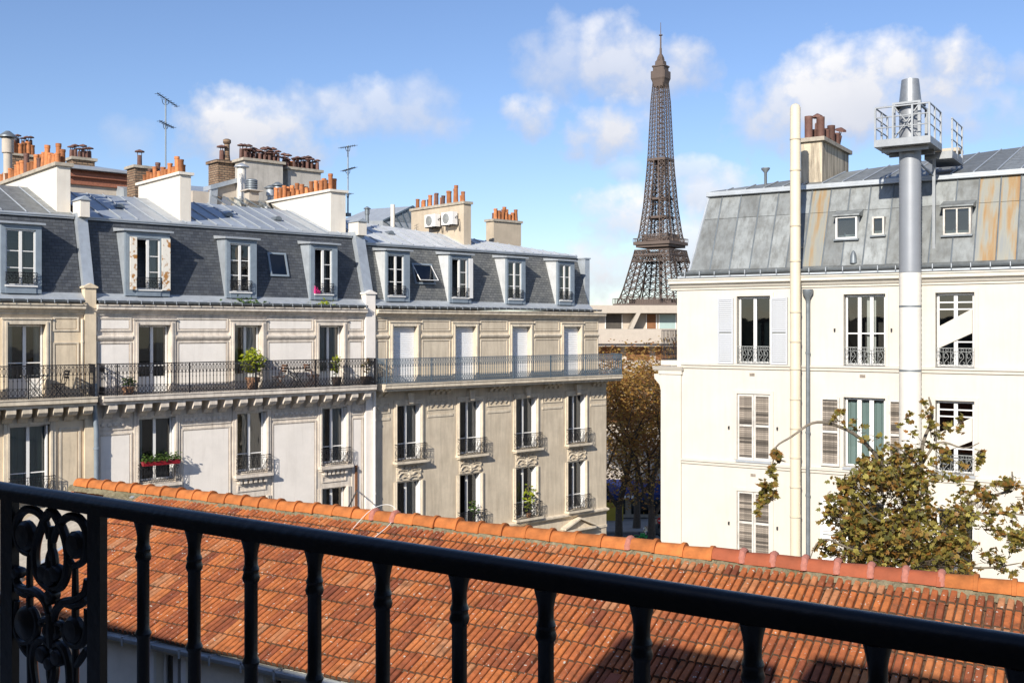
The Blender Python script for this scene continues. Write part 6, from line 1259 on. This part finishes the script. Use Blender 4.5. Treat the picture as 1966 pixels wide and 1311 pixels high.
# ------------------------------------------------------------------ the plane tree before the white house
def plane_tree():
    def P(x, y, t): d = ray(x, y); return Vector((d[0] * t, d[1] * t, EYE + d[2] * t))
    base = P(1790, 633, 21.5); base.z = 0
    o = thing('plane_tree', 'pruned plane tree with browning autumn leaves before the white house', 'tree', None, (base.x, base.y, 0)); rr = random.Random(17)
    mb = MB(); fork = P(1770, 1075, 21.5)
    mb.tube([base, base * .6 + fork * .4, base * .2 + fork * .8, fork], [.3, .24, .2, .17], 10)
    limbs = [([fork, P(1750, 980, 21.3), P(1766, 900, 21.2), P(1772, 850, 21), P(1790, 800, 21), P(1783, 762, 21)], .11), ([P(1755, 1000, 21.4), P(1700, 900, 21), P(1650, 840, 20.5), P(1600, 815, 20.3), P(1560, 812, 20.2), P(1520, 838, 20.1), P(1490, 858, 20), P(1484, 890, 20)], .075),
             ([fork, P(1830, 1000, 21.6), P(1880, 960, 21.5), P(1938, 940, 21.3), P(1943, 905, 21.2)], .09), ([P(1830, 1000, 21.6), P(1900, 985, 21), P(1990, 990, 20.6)], .06), ([fork, P(1700, 1060, 20.5), P(1640, 1055, 20), P(1590, 1035, 19.8), P(1567, 1045, 19.8), P(1556, 1070, 19.8)], .055),
             ([P(1766, 900, 21.2), P(1740, 870, 20.6), P(1700, 850, 20.4)], .045), ([P(1766, 900, 21.2), P(1800, 850, 21), P(1850, 860, 20.8), P(1880, 850, 20.6)], .05), ([fork, P(1880, 1090, 20.5), P(1960, 1080, 20)], .06), ([P(1750, 980, 21.3), P(1690, 1000, 20), P(1650, 960, 19.5)], .05)]
    for pts, r in limbs: r *= .62; q = smooth_curve(pts, 4); mb.tube(q, [r * (1 - .75 * i / (len(q) - 1)) for i in range(len(q))], 7)
    part('trunk', mb, 'bark_pale', o, smooth=True)
    clumps = [(1700, 960, 95, 75, 20.8, 1.0, 1050), (1690, 1040, 100, 55, 20.3, 1.0, 850), (1780, 1030, 85, 60, 21.2, 1.0, 620), (1640, 1000, 55, 50, 20.3, .8, 300), (1735, 1085, 130, 28, 20.2, .8, 420), (1720, 900, 60, 45, 20.9, .8, 300), (1655, 920, 40, 40, 20.6, .6, 130), (1870, 985, 45, 55, 21.2, .7, 230), (1925, 950, 45, 40, 21.0, .6, 110), (1945, 1020, 30, 45, 20.6, .5, 150), (1860, 1060, 55, 30, 20.6, .7, 140), (1790, 850, 45, 42, 21, .5, 80), (1783, 790, 13, 30, 21, .3, 26), (1830, 820, 30, 30, 20.9, .4, 34), (1740, 805, 18, 14, 20.7, .3, 16), (1622, 808, 26, 22, 20.3, .3, 26), (1680, 830, 45, 20, 20.5, .3, 20), (1488, 878, 14, 16, 20, .2, 32), (1478, 915, 12, 22, 20, .2, 60), (1470, 960, 16, 32, 20, .2, 95), (1598, 960, 12, 40, 20.2, .3, 34), (1880, 870, 14, 30, 20.7, .3, 34), (1580, 1050, 20, 14, 19.8, .3, 20), (1940, 1085, 30, 20, 20, .4, 60), (1815, 905, 40, 30, 21, .5, 70)]
    mb = MB(); tw = MB(); pts = []
    for (x, y, rx, ry, t, rt, n) in clumps:
        n = int(n * 1.5); seeds = blob((0, 0, 0), (1, 1, 1), max(4, n // 14), rr); c0 = []
        for k in range(n): q = rr.choice(seeds); c0.append((q[0] + rr.gauss(0, .12), q[1] + rr.gauss(0, .12), q[2] + rr.gauss(0, .12)))
        for k, (a, b, c) in enumerate(c0):
            a *= 1.08; b *= 1.08; p = P(x + a * rx, y + b * ry, t + c * rt); pts.append(p)
            if k % 5 == 0: tw.tube([p, p + (P(x, y + ry * .3, t) - p) * .2 + Vector((0, 0, -.04)), p + (P(x, y + ry * .3, t) - p) * .45], [.003, .006, .009], 3)
    leaves(mb, pts, .115, rr, shape='plane'); part('twigs', tw, 'bark', o, kind='stuff'); part('crown', mb, 'leaf_autumn', o, kind='stuff')
plane_tree()

# ------------------------------------------------------------------ the balcony the view is taken from
ob = thing('apartment_building', 'rendered house whose balcony the view is taken from, behind the iron rail', 'building', BF, (-3, -3, 0))
part('wall', MB().box(-40, 14, -7, -.35, 0, 15.75), 'own_render', ob)
part('attic_shadow_block', MB().box(-3.7, -1.7, -6.5, -.4, 15.752, 17.4).box(-1.699, -1.301, -6.5, -.4, 15.752, 16.7).box(-1.3, .85, -6.5, -.4, 15.752, 17.65).box(1.2, 14, -6.5, -.4, 15.752, 17.8).box(.851, 1.199, -6.5, -.4, 15.752, 16.4), 'own_render', ob)  # unseen roof blocks, heights and gaps shaped to shadow the tiled roof
part('balcony_slab', MB().box(-6, 5, -.349, 1.4, 13.5, 13.68), 'stone_trim', ob)
BY = 1.2; ZR = BF.z(983, 1068, BY)
rl = thing('balcony_railing', 'black cast-iron balcony rail with turned balusters and a scrollwork panel', 'railing', BF, (-1.2, BY, 13.68))
hz = 14.682
def rail_prof():
    pts = []
    for i in range(9): a = math.pi * i / 8; pts.append((BY - .0195 * math.cos(a), hz - .0175 + .0175 * math.sin(a)))
    return pts + [(BY + .0195, hz - .021), (BY - .0195, hz - .021)]
part('handrail', MB().sweep_x(rail_prof(), -3.6, 1.6), 'rail_paint', rl, smooth=True)
part('top_bar', MB().box(-3.6, 1.6, BY - .014, BY + .014, hz - .034, hz - .0212), 'rail_paint', rl)
part('bottom_bar', MB().box(-3.6, 1.6, BY - .017, BY + .017, 13.76, 13.785), 'rail_paint', rl)
bz = 13.785; tz = hz - .0343; r = .0112
prof = [(r, bz), (r * 1.4, bz + .02), (r, bz + .05), (r, 14.435), (r * 1.12, 14.437), (r * 1.36, 14.443), (r * 1.12, 14.449), (r, 14.452), (r, 14.575), (r * 1.2, 14.578), (r * 1.36, 14.584), (r * 1.2, 14.59), (r * 1.12, 14.594), (r * 1.26, 14.598), (r * 1.1, 14.603), (r, 14.606), (r, 14.622), (r * 1.15, 14.632), (r * 1.5, tz)]
bm = MB().lathe(0, 0, prof, 16).mesh('baluster', 'rail_paint', True)
for px in (275, 373, 482, 604, 735, 882, 1048, 1232, 1445, 1685, 1960): link('baluster', bm, rl, (BF.x(px, BY), BY, 0))
x = BF.x(1960, BY) + .147
while x < 1.5: link('baluster', bm, rl, (x, BY, 0)); x += .147
x = BF.x(20, BY) - .147
while x > -3.5: link('baluster', bm, rl, (x, BY, 0)); x -= .147
for a, b in ((7, 30), (174, 199)): part('post', MB().box(BF.x(a, BY), BF.x(b, BY), BY - .008, BY + .008, 13.68, tz), 'rail_paint', rl)
def ZP(Xz, Yz): q = BF.px(Xz / 3.355, 920 + Yz / 3.355, BY); return (q[0], BY, min(q[1], tz - .002))
def scroll(pts, r=.0105, closed=False):
    return smooth_curve([ZP(*p) for p in pts], 5, closed), r
sp_ = rl
def iron(name, curves, discs=()):
    mb = MB()
    for pts, r, cl in curves:
        r *= .8; q, _ = scroll(pts, r, cl); mb.tube(q, [r * (1 if cl else .75 + .25 * math.sin(math.pi * i / (len(q) - 1))) for i in range(len(q))] , 8, closed=cl)
    for (Xz, Yz, rad) in discs:
        c = Vector(ZP(Xz, Yz)); R0 = abs(ZP(Xz + rad, Yz)[0] - c.x); b = len(mb.v); S = [(.0, -.013), (.75, -.012), (1, -.005), (1, .005), (.75, .012), (.0, .013)]
        for f, dy in S: mb.v += [(c.x + R0 * f * math.cos(k * math.pi / 8), BY + dy, c.z + R0 * f * math.sin(k * math.pi / 8)) for k in range(16)]
        for i in range(5):
            for k in range(16): mb.f.append((b + i * 16 + k, b + i * 16 + (k + 1) % 16, b + i * 16 + 16 + (k + 1) % 16, b + i * 16 + 16 + k))
    part(name, mb, 'rail_paint', rl, smooth=True)
iron('upper_scroll', [([(200, 480), (140, 450), (108, 360), (112, 270), (150, 205), (205, 192), (260, 225), (300, 290), (320, 380)], .0115, False), ([(205, 480), (235, 430), (225, 370), (190, 330)], .01, False)], [(175, 360, 56)])
iron('upper_scroll', [([(480, 560), (540, 520), (562, 430), (558, 330), (520, 260), (465, 236), (410, 260), (368, 320), (345, 400)], .0115, False), ([(475, 560), (440, 500), (445, 440), (480, 390)], .01, False)], [(495, 420, 54)])
iron('oval_ring', [([(330, 205), (268, 310), (230, 450), (242, 600), (310, 690), (390, 690), (432, 600), (440, 460), (405, 320)], .012, True)])
iron('pendant', [([(335, 300), (335, 430), (340, 520)], .011, False), ([(335, 440), (318, 500), (320, 570), (340, 610), (355, 560), (350, 480), (335, 440)], .011, False)], [(300, 600, 38), (372, 605, 36), (336, 625, 40)])
iron('upright_bar', [([(192, 480), (192, 700), (194, 1000), (196, 1500)], .0095, False), ([(485, 555), (486, 760), (487, 1000), (488, 1500)], .0095, False)])
iron('middle_scroll', [([(112, 560), (104, 640), (140, 700), (225, 720), (290, 780), (318, 870), (325, 980)], .0115, False), ([(562, 640), (545, 730), (480, 775), (410, 790), (362, 840), (345, 920), (335, 1010)], .0115, False), ([(105, 700), (160, 735), (230, 735)], .011, False), ([(560, 770), (500, 810), (420, 800)], .011, False)], [(122, 600, 22), (338, 742, 26), (338, 770, 20)])
iron('lower_scroll', [([(112, 780), (100, 900), (120, 1010), (170, 1050), (230, 1010), (245, 920), (215, 840), (160, 830)], .0105, False), ([(130, 1030), (160, 1090), (196, 1140)], .01, False)], [(172, 925, 62)])
iron('lower_scroll', [([(560, 830), (562, 940), (540, 1040), (490, 1070), (435, 1030), (425, 950), (460, 900)], .0105, False), ([(560, 1090), (530, 1140), (492, 1200)], .01, False)], [(482, 965, 54)])
iron('leaf_stalk', [([(336, 860), (338, 960), (338, 1080)], .016, False), ([(330, 930), (295, 900), (265, 915), (275, 940)], .009, False), ([(345, 950), (380, 925), (410, 945), (400, 970)], .009, False), ([(310, 930), (300, 980), (330, 1020)], .011, False), ([(370, 940), (378, 990), (350, 1020)], .011, False)])
iron('lower_arch', [([(250, 1420), (222, 1250), (215, 1130), (240, 1045), (285, 1030), (320, 1070)], .0115, False), ([(445, 1440), (450, 1270), (440, 1150), (410, 1080), (375, 1058), (345, 1080)], .0115, False), ([(338, 1160), (325, 1210), (340, 1310), (356, 1215), (340, 1160)], .012, False)], [(288, 1120, 36), (384, 1140, 36), (336, 1180, 30)])
